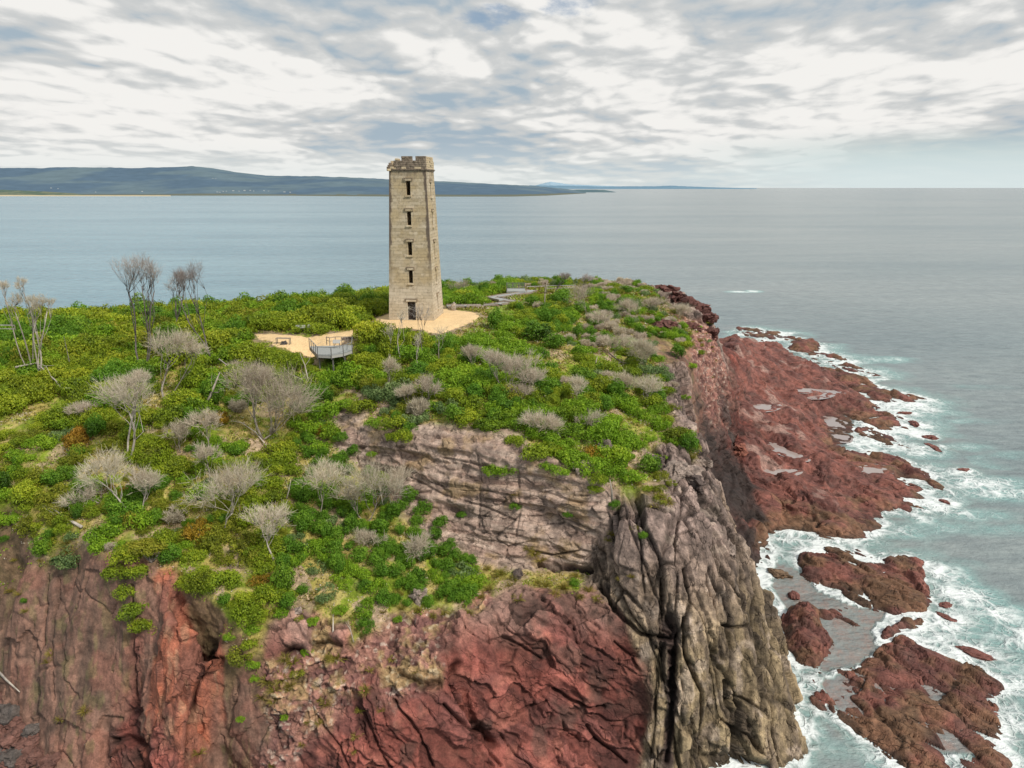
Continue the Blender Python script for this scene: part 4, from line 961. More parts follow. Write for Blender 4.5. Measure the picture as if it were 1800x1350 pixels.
coast('distant_mountains', [(930, 329), (960, 321), (968, 319.5), (1000, 324), (1060, 326.5), (1120, 329)], lambda u: 331.2, 9000, 501, [(.28, .40, .50), (.30, .42, .52)], bump=60)  # bluish base colours of the far ranges carry painted distance haze
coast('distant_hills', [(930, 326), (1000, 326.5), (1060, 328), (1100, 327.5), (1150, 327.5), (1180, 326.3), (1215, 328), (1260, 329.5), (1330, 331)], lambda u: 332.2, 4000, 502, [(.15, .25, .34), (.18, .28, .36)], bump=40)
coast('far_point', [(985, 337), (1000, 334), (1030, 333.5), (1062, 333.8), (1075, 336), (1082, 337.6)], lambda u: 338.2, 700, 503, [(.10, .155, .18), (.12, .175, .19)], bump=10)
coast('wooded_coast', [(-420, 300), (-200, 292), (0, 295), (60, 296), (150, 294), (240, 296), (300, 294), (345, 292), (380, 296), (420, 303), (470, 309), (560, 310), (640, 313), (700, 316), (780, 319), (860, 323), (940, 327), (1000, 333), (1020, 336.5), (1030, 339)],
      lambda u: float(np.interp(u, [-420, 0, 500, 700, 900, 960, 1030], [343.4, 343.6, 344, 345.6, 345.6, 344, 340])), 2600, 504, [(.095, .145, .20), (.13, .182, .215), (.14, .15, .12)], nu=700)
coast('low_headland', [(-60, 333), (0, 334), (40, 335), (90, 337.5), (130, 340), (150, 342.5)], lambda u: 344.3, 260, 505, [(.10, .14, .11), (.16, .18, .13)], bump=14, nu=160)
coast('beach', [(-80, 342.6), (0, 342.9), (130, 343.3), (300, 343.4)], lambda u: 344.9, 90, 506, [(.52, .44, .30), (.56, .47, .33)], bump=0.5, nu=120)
# scattered houses on the far shore
mh = plain_mat('white_house_paint', (.42, .44, .44), .8, .05)
hb = MB(); hb.box((0, 0, 4), (20, 12, 8)); hb.quad_faces([(-10.5, -6.5, 8.05), (10.5, -6.5, 8.05), (10.5, 6.5, 8.05), (-10.5, 6.5, 8.05), (-10, 0, 11.5), (10, 0, 11.5)], [(0, 1, 5, 4), (2, 3, 4, 5), (1, 2, 5), (3, 0, 4)])
hme = hb.mesh('house', [mh])
bpy.context.view_layer.update()
dg = bpy.context.evaluated_depsgraph_get()
coast_ob = bpy.data.objects['wooded_coast']
for u, v in [(374, 314), (379, 314.5), (382, 338), (386, 338.5), (392, 337), (398, 336.5), (410, 336), (420, 336.5), (430, 335.5), (440, 335), (446, 336), (464, 335.5), (472, 336.2), (500, 338), (510, 338.5), (90, 331), (102, 332), (168, 338), (250, 337), (700, 342), (720, 343)]:
    ok, loc, nor, _ = coast_ob.ray_cast(Vector(CAM), Vector(ray(u, v)).normalized())
    if not ok: continue
    o = bpy.data.objects.new('house', hme); COL.objects.link(o); o.location = loc - Vector((0, 0, 2)); o.rotation_euler = (0, 0, random.uniform(-.6, .6)); o.scale = [random.uniform(.4, .65)] * 3
    side = 'on the hillside below the summit' if v < 330 else ('near the beach on the far left' if u < 300 else ('near the waterline just left of the tower' if u > 600 else 'in the village on the far shore'))
    tag(o, 'tiny white house ' + side, 'house', 'houses on the far shore')
print('sea done', round(time.time() - T0, 1), 's')
scene.view_settings.view_transform = 'Standard'; scene.view_settings.look = 'None'; scene.view_settings.exposure = 0.0; scene.view_settings.gamma = 1.0
# ------------------------------------------------------------------ stone tower
m, n, b = new_mat('tower_ashlar')
tc = n.add('ShaderNodeTexCoord').outputs['Object']; ox, oy, oz = n.xyz(tc)
row = n.math('FLOOR', n.math('DIVIDE', oz, .46)); bvec = n.comb(n.math('ADD', n.math('ADD', ox, oy), n.math('MULTIPLY', n.math('SINE', n.math('MULTIPLY', row, 12.9898)), .9)), oz, 0.0)
br = n.add('ShaderNodeTexBrick', offset=.5, squash=1.0, inp={'Scale': 1.0, 'Mortar Size': .018, 'Mortar Smooth': .3, 'Bias': 0.0, 'Brick Width': 1.25, 'Row Height': .46,
           'Color1': (.0, .0, .0, 1), 'Color2': (1, 1, 1, 1), 'Mortar': (.5, .5, .5, 1)}); n.l.new(bvec, br.inputs['Vector'])
tone = n.xyz(br.outputs['Color'])[0]
c = n.mix(tone, (.41, .335, .225, 1), (.60, .51, .38, 1))
big = n.noise(tc, .35, 4, .6)
c = n.mix(n.ss(big, .42, .62, 0, .6), c, (.48, .365, .2, 1))
pale = n.ss(n.math('ADD', oz, n.math('MULTIPLY', n.noise(tc, .8, 2), 1.6)), 6.6, 5.4)
c = n.mix(n.math('MULTIPLY', pale, .75), c, n.mix(tone, (.50, .43, .33, 1), (.62, .54, .43, 1)))
c = n.mix(n.ss(n.noise(tc, 2.3, 6, .68), .47, .7, 0, .62), c, (.22, .17, .115, 1))
# black weathering: at the corners and below the string course
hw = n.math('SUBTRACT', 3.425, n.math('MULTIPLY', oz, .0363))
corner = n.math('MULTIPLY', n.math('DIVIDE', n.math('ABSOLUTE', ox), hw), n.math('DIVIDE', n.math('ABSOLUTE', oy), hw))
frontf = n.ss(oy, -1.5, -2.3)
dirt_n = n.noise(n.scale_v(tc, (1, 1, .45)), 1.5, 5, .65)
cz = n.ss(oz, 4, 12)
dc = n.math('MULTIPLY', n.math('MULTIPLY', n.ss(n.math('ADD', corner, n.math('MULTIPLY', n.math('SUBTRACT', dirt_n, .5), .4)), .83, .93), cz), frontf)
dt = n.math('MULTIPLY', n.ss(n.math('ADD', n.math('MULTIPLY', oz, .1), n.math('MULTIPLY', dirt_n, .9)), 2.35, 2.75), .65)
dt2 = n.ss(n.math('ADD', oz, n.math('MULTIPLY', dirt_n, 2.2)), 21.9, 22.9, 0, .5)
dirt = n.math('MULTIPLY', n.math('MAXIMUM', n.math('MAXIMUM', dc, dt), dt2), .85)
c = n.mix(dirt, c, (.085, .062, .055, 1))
c = n.mix(n.math('MULTIPLY', br.outputs['Fac'], n.ss(n.noise(tc, 1.1, 4), .35, .65, .1, .7)), c, (.2, .155, .105, 1))
n.put(b, 'Base Color', c); n.put(b, 'Roughness', .9)
n.put(b, 'Normal', n.bump(n.math('ADD', n.math('MULTIPLY', br.outputs['Fac'], -.7), n.math('MULTIPLY', n.noise(tc, 6, 5, .6), .7)), .8, .05))
M['ashlar'] = m
M['ashlar_dark'] = plain_mat('weathered_stone', (.21, .165, .125), .9, .5, 2.5, bump=.04)
M['ashlar_pale'] = plain_mat('fresh_stone', (.52, .42, .28), .9, .25, 2.5, bump=.03)
M['hood'] = plain_mat('hood_stone', (.27, .21, .15), .9, .35, 2.5)
M['grille'] = plain_mat('rusty_gate', (.075, .06, .055), .7, .3, 6)

TZ = -.064
tw = tag(empty('stone_tower', (TOWER_C[0], TOWER_C[1], 31.0), R(-6.4)), 'tall tapering sandstone tower with slit windows and a broken battlement', 'tower')
H1 = 21.3
hwid = lambda z: 3.425 - .0363 * z
def frustum(z0, z1, in0, in1):
    mb = MB(); a, c_ = hwid(z0) - in0, hwid(z1) - in1
    mb.quad_faces([(-a, -a, z0), (a, -a, z0), (a, a, z0), (-a, a, z0), (-c_, -c_, z1), (c_, -c_, z1), (c_, c_, z1), (-c_, c_, z1)],
                  [(3, 2, 1, 0), (4, 5, 6, 7), (0, 1, 5, 4), (1, 2, 6, 5), (2, 3, 7, 6), (3, 0, 4, 7)]); return mb
shell = frustum(-1.0, H1, 0, 0).build('wall', [M['ashlar']], tw)
cut = MB(); inner = frustum(.0, H1 - .6, 1.0, .9); cut.v = inner.v; cut.f = inner.f; cut.mi = inner.mi
WINS = []     # (face, offset, z centre, width, height)
for zc, hgt in ((18.95, 1.95), (14.75, 1.95), (10.45, 1.9), (6.4, 1.9)):
    WINS.append(('f', 0.06, zc, .66, hgt))
for zc, hgt in ((18.7, 2.0), (14.5, 2.1), (10.2, 2.0), (6.2, 1.9), (2.3, 1.9)):
    WINS.append(('r', -.1, zc, .62, hgt))
WINS.append(('f', 0.06, 1.36, 1.25, 2.72))
def face_m(f): return Matrix.Rotation({'f': 0, 'r': R(90), 'b': R(180), 'l': R(-90)}[f], 4, 'Z')
for f, ox_, zc, ww, hh in WINS:
    cut.box(face_m(f) @ Vector((ox_, -hwid(zc) + .3, zc)), (ww, 2.4, hh), face_m(f).to_3x3())
cutters = []
inner_o = MB(); inner_o.v, inner_o.f, inner_o.mi = inner.v[:8], inner.f[:6], inner.mi[:6]
cutters.append(inner_o.build('cut', [], tw))
for f, ox_, zc, ww, hh in WINS:
    t = MB(); t.box(face_m(f) @ Vector((ox_, -hwid(zc) + .3, zc)), (ww, 2.4, hh), face_m(f).to_3x3()); cutters.append(t.build('cut', [], tw))
for k in cutters:
    md = shell.modifiers.new('b', 'BOOLEAN'); md.operation = 'DIFFERENCE'; md.object = k; md.solver = 'EXACT'
bpy.context.view_layer.update()
ev = shell.evaluated_get(bpy.context.evaluated_depsgraph_get()); nm = bpy.data.meshes.new_from_object(ev)
shell.modifiers.clear(); shell.data = nm; nm.name = 'wall'
for k in cutters: bpy.data.objects.remove(k)
for f, ox_, zc, ww, hh in WINS:
    fm_ = face_m(f); door = ww > 1
    yo = -hwid(zc + hh / 2)
    t = MB()
    lint = ww + .3
    R3 = fm_.to_3x3()
    t.box(fm_ @ Vector((ox_, yo - .03, zc + hh / 2 + .17)), (lint, .3, .3), R3)
    if not door: t.box(fm_ @ Vector((ox_, -hwid(zc - hh / 2) - .03, zc - hh / 2 - .13)), (ww + .26, .34, .22), R3)
    for sx_ in (-1, 1): t.bar(fm_ @ Vector((ox_ + sx_ * (ww / 2 + .05), -hwid(zc - hh / 2) + .05, zc - hh / 2 - .03)), fm_ @ Vector((ox_ + sx_ * (ww / 2 + .05), yo + .05, zc + hh / 2 + .04)), .13, .16)
    fr = t.build('door_surround' if door else 'window', [M['ashlar']], tw, bevel=.02)
    hm = MB(); hz = zc + hh / 2 + .42; lw = lint / 2 + .12
    hm.box(fm_ @ Vector((ox_, yo - .03, hz)), (2 * lw + .1, .28, .1), R3)
    for sx_ in (-1, 1): hm.box(fm_ @ Vector((ox_ + sx_ * lw, yo - .04, hz - .2)), (.1, .27, .32), R3)
    hm.build('hood_mould', [M['hood']], fr)
    if door:
        g = MB(); 
        for k in range(9): g.bar((ox_ - .6 + k * .15, -hwid(1.3) + .42, 0), (ox_ - .6 + k * .15, -hwid(1.3) + .42, 2.7), .045)
        for k in range(7): g.bar((ox_ - .62, -hwid(1.3) + .4, .2 + k * .4), (ox_ + .62, -hwid(1.3) + .4, .2 + k * .4), .05)
        g.build('door', [M['grille']], tw)
# string course
hc = hwid(H1)
t = MB()
for k, (z, o_, h_) in enumerate(((H1 + .06, .10, .16), (H1 + .20, .2, .13))):
    a = hc + o_
    for f in 'frbl':
        fm_ = face_m(f); L = 2 * a if f in 'fb' else 2 * a - 1.2
        t.box(fm_ @ Vector((0, -a + .3 + k * .002, z)), (L, .6, h_), fm_.to_3x3())
t.build('string_course', [M['ashlar_dark']], tw, bevel=.02)
# parapet: coursed blocks, the front left corner fallen away
PB = MB(); MER = {}; a = hc + .06; zb = H1 + .266; rr = random.Random(4); ch = .29
GAPS = {'f': (-1.04, 1.0), 'r': (-1.35, -.45, .45, 1.35), 'l': (-1.35, -.45, .45, 1.35), 'b': (-1.0, 1.0)}
for f in 'frbl':
    fm_ = face_m(f); R3 = fm_.to_3x3()
    half = a if f in 'fb' else a - .52
    gw = .5 if f in 'fb' else .36
    for k in range(6):
        z = zb + ch * (k + .5)
        if k >= 4 and f in 'bl': continue                       # the rear and left walls have lost their top courses
        cuts = [-half] + ([v_ for g_ in GAPS[f] for v_ in (g_ - gw / 2, g_ + gw / 2)] if k >= 4 else []) + [half]
        for q in range(0, len(cuts), 2):
            x = cuts[q]; x1 = cuts[q + 1]
            while x < x1 - .02:
                wd = rr.uniform(.5, 1.0); wd = x1 - x if x1 - x - wd < .3 else wd
                xc = x + wd / 2; x += wd
                if f == 'f' and xc < -1.62: continue             # broken corner
                if f == 'f' and k >= 5 and xc < -1.0: continue
                if f == 'l' and xc > 2.4 - .36 * k: continue
                dst = MER.setdefault((f, q), MB()) if k >= 4 else PB
                dst.box(fm_ @ Vector((xc, -a + .25 - rr.uniform(-.02, .035), z)), (wd - .014, .5, ch - .012), R3, 0 if (f == 'f' and rr.random() < .8) or rr.random() < .2 else 1)
for i, (x, y, z, s) in enumerate([(-2.62, -2.55, 0, 1), (-2.2, -2.7, 0, .8), (-2.7, -2.0, .28, .9), (-2.66, -1.75, .57, .8), (-2.6, -2.95, -.3, .8)]):
    t = MB(); t.box((x, y, zb + .17 + z), (.62 * s, .5 * s, .3), Matrix.Rotation(R(13 * i - 20), 3, 'Z')); t.build('loose_stone', [M['ashlar_pale' if i in (1, 4) else 'ashlar_dark']], tw, bevel=.03)
for k in range(5): PB.box((-1.75 + .05 * k, -2.25 + .2 * k, zb + ch * (k + .5)), (.42, .8 - .05 * k, ch - .02), None, 1)
PB.build('parapet', [M['ashlar_dark'], M['ashlar_pale']], tw, bevel=.025)
for mb_ in MER.values(): mb_.build('merlon', [M['ashlar_dark'], M['ashlar_pale']], tw, bevel=.025)
t = MB(); t.box((0, 0, H1 + .1), (2 * hc - .4, 2 * hc - .4, .2)); t.build('shade_cap', [M['ashlar_dark']], tw)  # unseen cap, added to keep the hollow shaft dark inside

# ------------------------------------------------------------------ viewing deck below the court
M['deck'] = plain_mat('grey_deck_boards', (.33, .34, .33), .8, .12, 3)
M['steel'] = plain_mat('galvanised_steel', (.30, .30, .30), .5, .1, 3, .4)
M['steel_dark'] = plain_mat('dark_steel_posts', (.16, .15, .145), .6, .15, 3, .2)
M['fascia'] = plain_mat('pale_fascia', (.38, .37, .35), .7, .1, 3)
M['timber'] = plain_mat('grey_timber', (.28, .23, .19), .9, .3, 3)
m, n, b = new_mat('mesh_panel')
tcm = n.add('ShaderNodeTexCoord').outputs['Object']; gx_, gy_, gz_ = n.xyz(tcm)
b.inputs['Base Color'].default_value = (.42, .43, .43, 1); b.inputs['Metallic'].default_value = .3; b.inputs['Roughness'].default_value = .5
tr = n.add('ShaderNodeBsdfTransparent'); ms = n.add('ShaderNodeMixShader'); ms.inputs[0].default_value = .16
n.l.new(tr.outputs[0], ms.inputs[1]); n.l.new(b.outputs[0], ms.inputs[2]); n.l.new(ms.outputs[0], n.n['Material Output'].inputs[0])
M['mesh_panel'] = m
DZ = 29.55
FL = [at_z(u, v, DZ) for u, v in [(559, 624.5), (583, 625.5), (604, 622), (619.5, 616.5)]]     # front edge of the floor
BK = [at_z(u, v, DZ) for u, v in [(544, 608.5), (573, 608), (600, 607), (620, 606.5)]]
org = Vector((sum(p[0] for p in FL) / 4, sum(p[1] for p in FL) / 4, DZ))
dk = tag(empty('viewing_deck', org), 'grey viewing deck with curved steel railing below the yellow gravel court', 'deck')
def L_(p, dz=0): return Vector((p[0], p[1], p[2])) - org + Vector((0, 0, dz))
t = MB(); top = [L_(p) for p in BK] + [L_(p) for p in FL[::-1]]; bot = [p - Vector((0, 0, .16)) for p in top]; N_ = len(top)
t.quad_faces(top + bot, [tuple(range(N_))[::-1], tuple(N_ + k for k in range(N_))] + [(k, (k + 1) % N_, N_ + (k + 1) % N_, N_ + k) for k in range(N_)])
t.build('floor', [M['deck']], dk)
def strip(pts, z0, z1, off, name, mat, par=dk):
    t = MB(); P = [p + Vector((0, 0, z0)) for p in pts] + [p + Vector((0, 0, z1)) for p in pts]; k = len(pts)
    for i in range(k - 1): t.bar(pts[i] + Vector((0, off, (z0 + z1) / 2)), pts[i + 1] + Vector((0, off, (z0 + z1) / 2)), .05, z1 - z0)
    return t.build(name, [mat], par)
front = [L_(p) for p in FL]
fa = strip(front, -.30, .02, -.06, 'fascia', M['fascia'])
kb = strip([L_(BK[0]), front[0]], -.5, .02, -.05, 'side_beam', M['timber'])
for i in range(len(front)):
    t = MB(); t.bar(front[i] + Vector((0, -.12, -.45)), front[i] + Vector((0, -.12, 1.12)), .085); t.build('post', [M['steel_dark']], dk)
side = [L_(BK[0]).lerp(front[0], k / 4) for k in range(4)]
for p in side:
    t = MB(); t.bar(p, p + Vector((0, 0, 1.1)), .08); t.build('post', [M['steel_dark']], dk)
bkp = [L_(at_z(u, v, DZ)) for u, v in [(574.5, 606), (580, 607.5), (590, 606), (601, 606), (612, 606)]]
for p in bkp:
    t = MB(); t.bar(p, p + Vector((0, 0, 1.1)), .085); t.build('post', [M['timber']], dk)
def railing(pts, z, th, mat, name):
    t = MB()
    for i in range(len(pts) - 1): t.bar(pts[i] + Vector((0, 0, z)), pts[i + 1] + Vector((0, 0, z)), th)
    return t.build(name, [mat], dk)
rl = [p + Vector((0, -.12, 0)) for p in front]
railing(rl + [L_(BK[3])], 1.12, .08, M['steel'], 'handrail')
railing(side + [rl[0]], 1.08, .07, M['steel'], 'handrail')
railing(bkp, 1.08, .08, M['timber'], 'handrail'); railing(bkp, .6, .06, M['timber'], 'handrail')
railing(rl, .12, .05, M['steel'], 'bottom_rail')
t = MB()
for i in range(3):
    a_, b_ = rl[i], rl[i + 1]; t.quad_faces([a_ + Vector((0, 0, .14)), b_ + Vector((0, 0, .14)), b_ + Vector((0, 0, 1.08)), a_ + Vector((0, 0, 1.08))], [(0, 1, 2, 3)])
t.build('mesh_panel', [M['mesh_panel']], dk)
for k, (p, h_) in enumerate([(front[1], 2.2), (front[2], 2.0), (front[0], 2.4)]):
    t = MB(); t.bar(p + Vector((0, .5, -h_)), p + Vector((0, .5, -.16)), .16); t.build('support_leg', [M['steel_dark']], dk)
# pale sign lectern at the deck's inner edge
def sign_board(u, v, z, wdt, hgt, label, rz=0.0, mat='fascia'):
    p = at_z(u, v, z); o = tag(empty('information_sign', p, rz), label, 'sign')
    t = MB(); 
    for sx_ in (-1, 1): t.bar((sx_ * wdt * .36, 0, -.05), (sx_ * wdt * .36, 0, hgt * .9), .07)
    t.build('stand', [M['steel_dark']], o)
    t = MB(); t.box((0, -.06, hgt), (wdt, .05, .55), Matrix.Rotation(R(-42), 3, 'X')); t.build('panel', [M[mat]], o, bevel=.01); return o
sign_board(592.5, 612, DZ, 1.0, .9, 'pale information panel standing at the back of the viewing deck')
gz = ground_z(*at_z(530, 584, 30.2)[:2])[0]
sign_board(529, 584.5, 30.15, 1.3, .85, 'long pale information sign left of the far path edge', R(4))
sign_board(549, 583.5, 30.2, 1.2, .85, 'pale information sign half hidden by a small shrub at the path edge', R(-4))
# bench with a rock in front of it
p = at_z(498.5, 603.5, 29.55); bn = tag(empty('bench', p, R(-6)), 'thin grey bench standing on the gravel left of the deck', 'bench')
t = MB(); 
for y_ in (-.2, 0, .2): t.box((0, y_, .72), (1.95, .15, .06))
t.build('seat', [M['timber']], bn)
for sx_ in (-.93, .93):
    t = MB(); t.bar((sx_, -.2, -.1), (sx_, -.2, .69), .07); t.bar((sx_, .2, -.1), (sx_, .2, .69), .07); t.build('leg', [M['steel_dark']], bn)
rock_at('boulder', 499.5, 604.5, 29.5, (.42, .35, .4), 61, (.10, .09, .09), 'dark boulder on the gravel in front of the bench', flat=.9)
rock_at('boulder', 798, 545, 31.0, (.5, .4, .75), 62, (.45, .39, .32), 'pale upright stone block on the gravel right of the tower', mat='sandstone', flat=1.0, sink=.5)
rock_at('boulder', 612, 595, 30.0, (.8, .4, .3), 63, (.3, .24, .2), 'flat stone beside the gravel path right of the deck', mat='sandstone')

# ------------------------------------------------------------------ far lookout, boardwalk and fences
BW = []
def boardwalk(px, wd, label):
    P = []
    for u, v in px:
        h = hit(u, v)[0]; P.append(Vector((h[0], h[1], h[2] + .3)))
    BW.append(P); o = tag(empty('boardwalk', P[0]), label, 'boardwalk'); t = MB(); e = MB()
    for i in range(len(P) - 1):
        a_, b_ = P[i] - P[0], P[i + 1] - P[0]; d_ = (b_ - a_); d_.z = 0; d_.normalize(); s_ = Vector((-d_.y, d_.x, 0)) * wd / 2
        t.quad_faces([a_ - s_, b_ - s_, b_ + s_, a_ + s_] + [q - Vector((0, 0, .14)) for q in (a_ - s_, b_ - s_, b_ + s_, a_ + s_)],
                     [(0, 1, 2, 3), (7, 6, 5, 4), (0, 4, 5, 1), (1, 5, 6, 2), (2, 6, 7, 3), (3, 7, 4, 0)])
        for k in (-1, 1): e.bar(a_ + s_ * k * 1.03 + Vector((0, 0, .0)), b_ + s_ * k * 1.03 + Vector((0, 0, .0)), .08, .3)
    t.build('walkway', [M['deck']], o); e.build('kerb', [M['timber']], o); return o
boardwalk([(786, 541), (815, 540.5), (850, 540), (876, 537), (904, 533), (906, 532)], 1.5, 'grey boardwalk leading from the gravel court past the tower')
boardwalk([(906, 533.5), (885, 530), (866, 526)], 1.9, 'grey boardwalk doubling back on the grass between two bends')
boardwalk([(864, 526), (890, 521.5), (925, 517), (936, 512.5)], 1.9, 'grey boardwalk climbing to the far lookout')
def fence_on(px, z, hgt, label, panel=False, name='fence', mid=2):
    P = [Vector(at_z(u, v, z)) for u, v in px]; o = tag(empty(name, P[0]), label, 'railing' if name == 'guard_rail' else 'fence')
    pts = []
    for i in range(len(P) - 1):
        k = max(1, int((P[i + 1] - P[i]).length / 1.8))
        pts += [P[i].lerp(P[i + 1], j / k) for j in range(k)]
    pts.append(P[-1]); pts = [q - P[0] for q in pts]
    for q in pts:
        t = MB(); t.bar(q - Vector((0, 0, .9)), q + Vector((0, 0, hgt)), .1); t.build('post', [M['timber'] if not panel else M['steel_dark']], o)
    for r_ in range(mid):
        t = MB(); zz = hgt * (1 - r_ * .45)
        for i in range(len(pts) - 1): t.bar(pts[i] + Vector((0, 0, zz)), pts[i + 1] + Vector((0, 0, zz)), .09, .12)
        t.build('rail', [M['fascia'] if not panel else M['steel_dark']], o)
    return o
LZ = 30.9
lk = at_z(907, 512.5, LZ)
lo_ = tag(empty('lookout_platform', lk), 'dark lookout platform with a mesh cage railing at the far edge of the headland', 'platform')
t = MB(); t.box((0, 1.5, 0), (3.6, 3.6, .3)); t.build('floor', [M['deck']], lo_)
pc = []
for x_, y_ in ((-1.75, -.2), (-1.75, 1.4), (-1.75, 3.2), (-.6, 3.2), (.55, 3.2), (1.7, 3.2)):
    t = MB(); t.bar((x_, y_, -.3), (x_, y_, 1.35), .13); t.build('post', [M['steel_dark']], lo_); pc.append(Vector((x_, y_, 0)))
t = MB()
for i in range(len(pc) - 1):
    for zz in (.15, 1.2): t.bar(pc[i] + Vector((0, 0, zz)), pc[i + 1] + Vector((0, 0, zz)), .1)
t.build('handrail', [M['steel_dark']], lo_)
t = MB()
for i in range(len(pc) - 1): t.quad_faces([pc[i] + Vector((0, 0, .2)), pc[i + 1] + Vector((0, 0, .2)), pc[i + 1] + Vector((0, 0, 1.15)), pc[i] + Vector((0, 0, 1.15))], [(0, 1, 2, 3)])
t.build('mesh_panel', [M['mesh_panel']], lo_)
fence_on([(926, 511), (958, 510)], 30.9, .8, 'low pale picket fence right of the lookout platform', mid=1)
fence_on([(961, 512), (990, 511.5), (1012, 511)], 30.9, 1.05, 'pale timber rail fence along the skyline below the windswept tree', mid=2)
fence_on([(-12, 585.5), (28, 586)], 29.6, 1.2, 'white metal guard rail among the shrubs at the left edge', mid=2, name='guard_rail')

# boulders at the foot of the left cliff
bi = 0
for u, v, s in [(12, 1262, 1.5), (30, 1295, 1.3), (8, 1310, 1.2), (52, 1310, 1.1), (22, 1335, 1.3), (45, 1340, .9), (68, 1330, .8), (5, 1345, 1.0), (60, 1285, .8), (80, 1345, .8), (28, 1270, .8), (0, 1285, .9), (40, 1322, .7), (95, 1338, .7), (-10, 1240, 1.5)]:
    p = hit(u, v)[0]
    o = bpy.data.objects.new('boulder', boulder_mesh('boulder', (s, s * .8, s * .8), 100 + bi, M['red'], (.17, .085, .068) if bi % 4 else (.12, .1, .09), .8, 4)); COL.objects.link(o)
    o.location = (p.x, p.y, p.z + .15 * s); o.rotation_euler = (0, 0, bi * 1.3)
    tag(o, 'large reddish boulder, topmost of the pile at the foot of the left cliff' if bi == 0 else ('dark grey boulder in the pile at the foot of the left cliff' if bi % 4 == 0 else 'reddish brown boulder in the pile at the foot of the left cliff'), 'boulder', 'boulders at the foot of the left cliff'); bi += 1
# crags along the right-hand rim and loose rocks on the slopes
for i, (u, v, s, cst, lab) in enumerate([(1172, 512, (2.6, 1.6, 1.6), 0, 'jagged dark red crag at the far right tip of the headland'), (1190, 524, (2.2, 1.6, 1.5), 0, 'dark red crag just below the far tip crag'),
        (1208, 536, (1.8, 1.4, 1.2), 0, 'small dark crag midway along the far rim'), (1228, 545, (2.4, 1.6, 1.7), 0, 'overhanging red crag at the right end of the far rim'), (1246, 562, (2.0, 1.5, 1.2), 0, 'brown crag above the red cliff at the rim'),
        (1166, 577, (2.0, 1.4, 1.3), 0, 'dark red rock outcrop among shrubs on the right slope'), (1215, 575, (1.5, 1.2, 1.0), 0, 'weathered brown rock on the far right slope'),
        (1252, 587, (1.6, 1.2, 1.3), 0, 'brown rock at the top corner of the red cliff'),
        (736, 1050, (.85, .7, .9), 1, 'pale pinkish boulder at the bottom of the green gully'), (805, 1048, (.35, .3, .3), 2, 'small dark stone right of the pale pinkish boulder'),
        (910, 1012, (.9, .5, .5), 2, 'dark grey rock on the grassy ledge under the sandstone cliff'), (1068, 800, (.9, .7, 1.5), 1, 'tall slanting grey slab beside the orange shrub'),
        (1030, 822, (1.6, .8, .9), 1, 'blocky grey ledge rock below the orange shrub'), (1150, 815, (1.0, .8, .8), 2, 'rounded brown boulder at the top of the buttress'), (1205, 835, (1.5, 1.0, 1.0), 1, 'large grey boulder on the buttress crest'),
        (1185, 830, (1.1, .9, .9), 1, 'grey boulder between two others on the buttress crest'), (1222, 853, (1.1, .9, .9), 2, 'dark brown boulder below the crest of the buttress'), (1232, 818, (1.0, .9, .9), 1, 'pale grey boulder near the right edge of the buttress'),
        (1280, 970, (.8, .6, 1.1), 1, 'upright angular block wedged on the buttress edge'), (1300, 795, (1.3, 1.0, 1.0), 3, 'big orange red boulder on the shelf by the cliff'), (520, 1075, (.4, .3, .3), 1, 'small pale stone beside the bare gully track')]):
    h = hit(u, v)[0]
    if h is None: continue
    cc = [(.14, .062, .052), (.30, .235, .2), (.12, .09, .08), (.26, .1, .07)][cst]
    o = bpy.data.objects.new('boulder', boulder_mesh('boulder', s, 140 + i, M[['red', 'sandstone', 'buttress', 'red'][cst]], cc, .8, 5 if s[0] > 1.2 else 4, 1.6)); COL.objects.link(o)
    o.location = (h.x, h.y, h.z + .1 * s[2]); o.rotation_euler = (random.uniform(-.3, .3), random.uniform(-.3, .3), i * 1.1); tag(o, lab, 'boulder')
print('built things done', round(time.time() - T0, 1), 's')
# ------------------------------------------------------------------ vegetation
def unit(v): return v / np.maximum(np.linalg.norm(v, axis=1, keepdims=True), 1e-9)

def leaf_quads(C0, N0, size, rng, asp=.55):
    """one diamond leaf per centre, lying roughly across its outward direction"""
    n = len(C0)
    t = unit(np.cross(N0, rng.normal(size=(n, 3)))); b_ = np.cross(N0, t)
    s = size * rng.uniform(.65, 1.35, (n, 1))
    P = np.stack([C0 - t * s, C0 + b_ * s * asp, C0 + t * s, C0 - b_ * s * asp], 1)
    return P.reshape(-1, 3)

def gen_shrub(seed, lobes, leaves, size, height=.9, spread=1.0, round_=False, gap=0.0):
    rng = np.random.default_rng(seed)
    L = []
    for i in range(lobes):
        a = rng.uniform(0, 6.283); r = math.sqrt(rng.uniform(0, 1)) * (.5 if round_ else .86) * spread
        z = height * (.25 + .5 * rng.uniform() * (1 - (r / spread) ** 2) + .12 * (1 - r / spread))
        L.append((r * math.cos(a), r * math.sin(a), z, rng.uniform(.2, .5) * (1.15 if round_ else 1), rng.uniform(-.24, .24)))
    L = np.array(L); k = rng.integers(0, lobes, leaves)
    dr = unit(rng.normal(size=(leaves, 3)) + np.array((0, 0, .35)))
    rad = L[k, 3] * rng.uniform(.72, 1.06, leaves) 
    c = L[k, :3] + dr * rad[:, None] * np.array((1, 1, .85))
    c += .09 * (np.stack([fbm(c * 4 + 10 * j, 2, seed + j) for j in range(3)], 1) - .5) * 2
    c[:, 2] = np.maximum(c[:, 2], .02)
    nn = unit(dr + rng.normal(size=(leaves, 3)) * .55)
    V_ = leaf_quads(c, nn, size, rng)
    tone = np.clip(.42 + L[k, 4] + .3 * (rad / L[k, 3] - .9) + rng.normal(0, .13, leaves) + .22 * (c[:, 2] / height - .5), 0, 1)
    return V_, np.repeat(tone, 4)

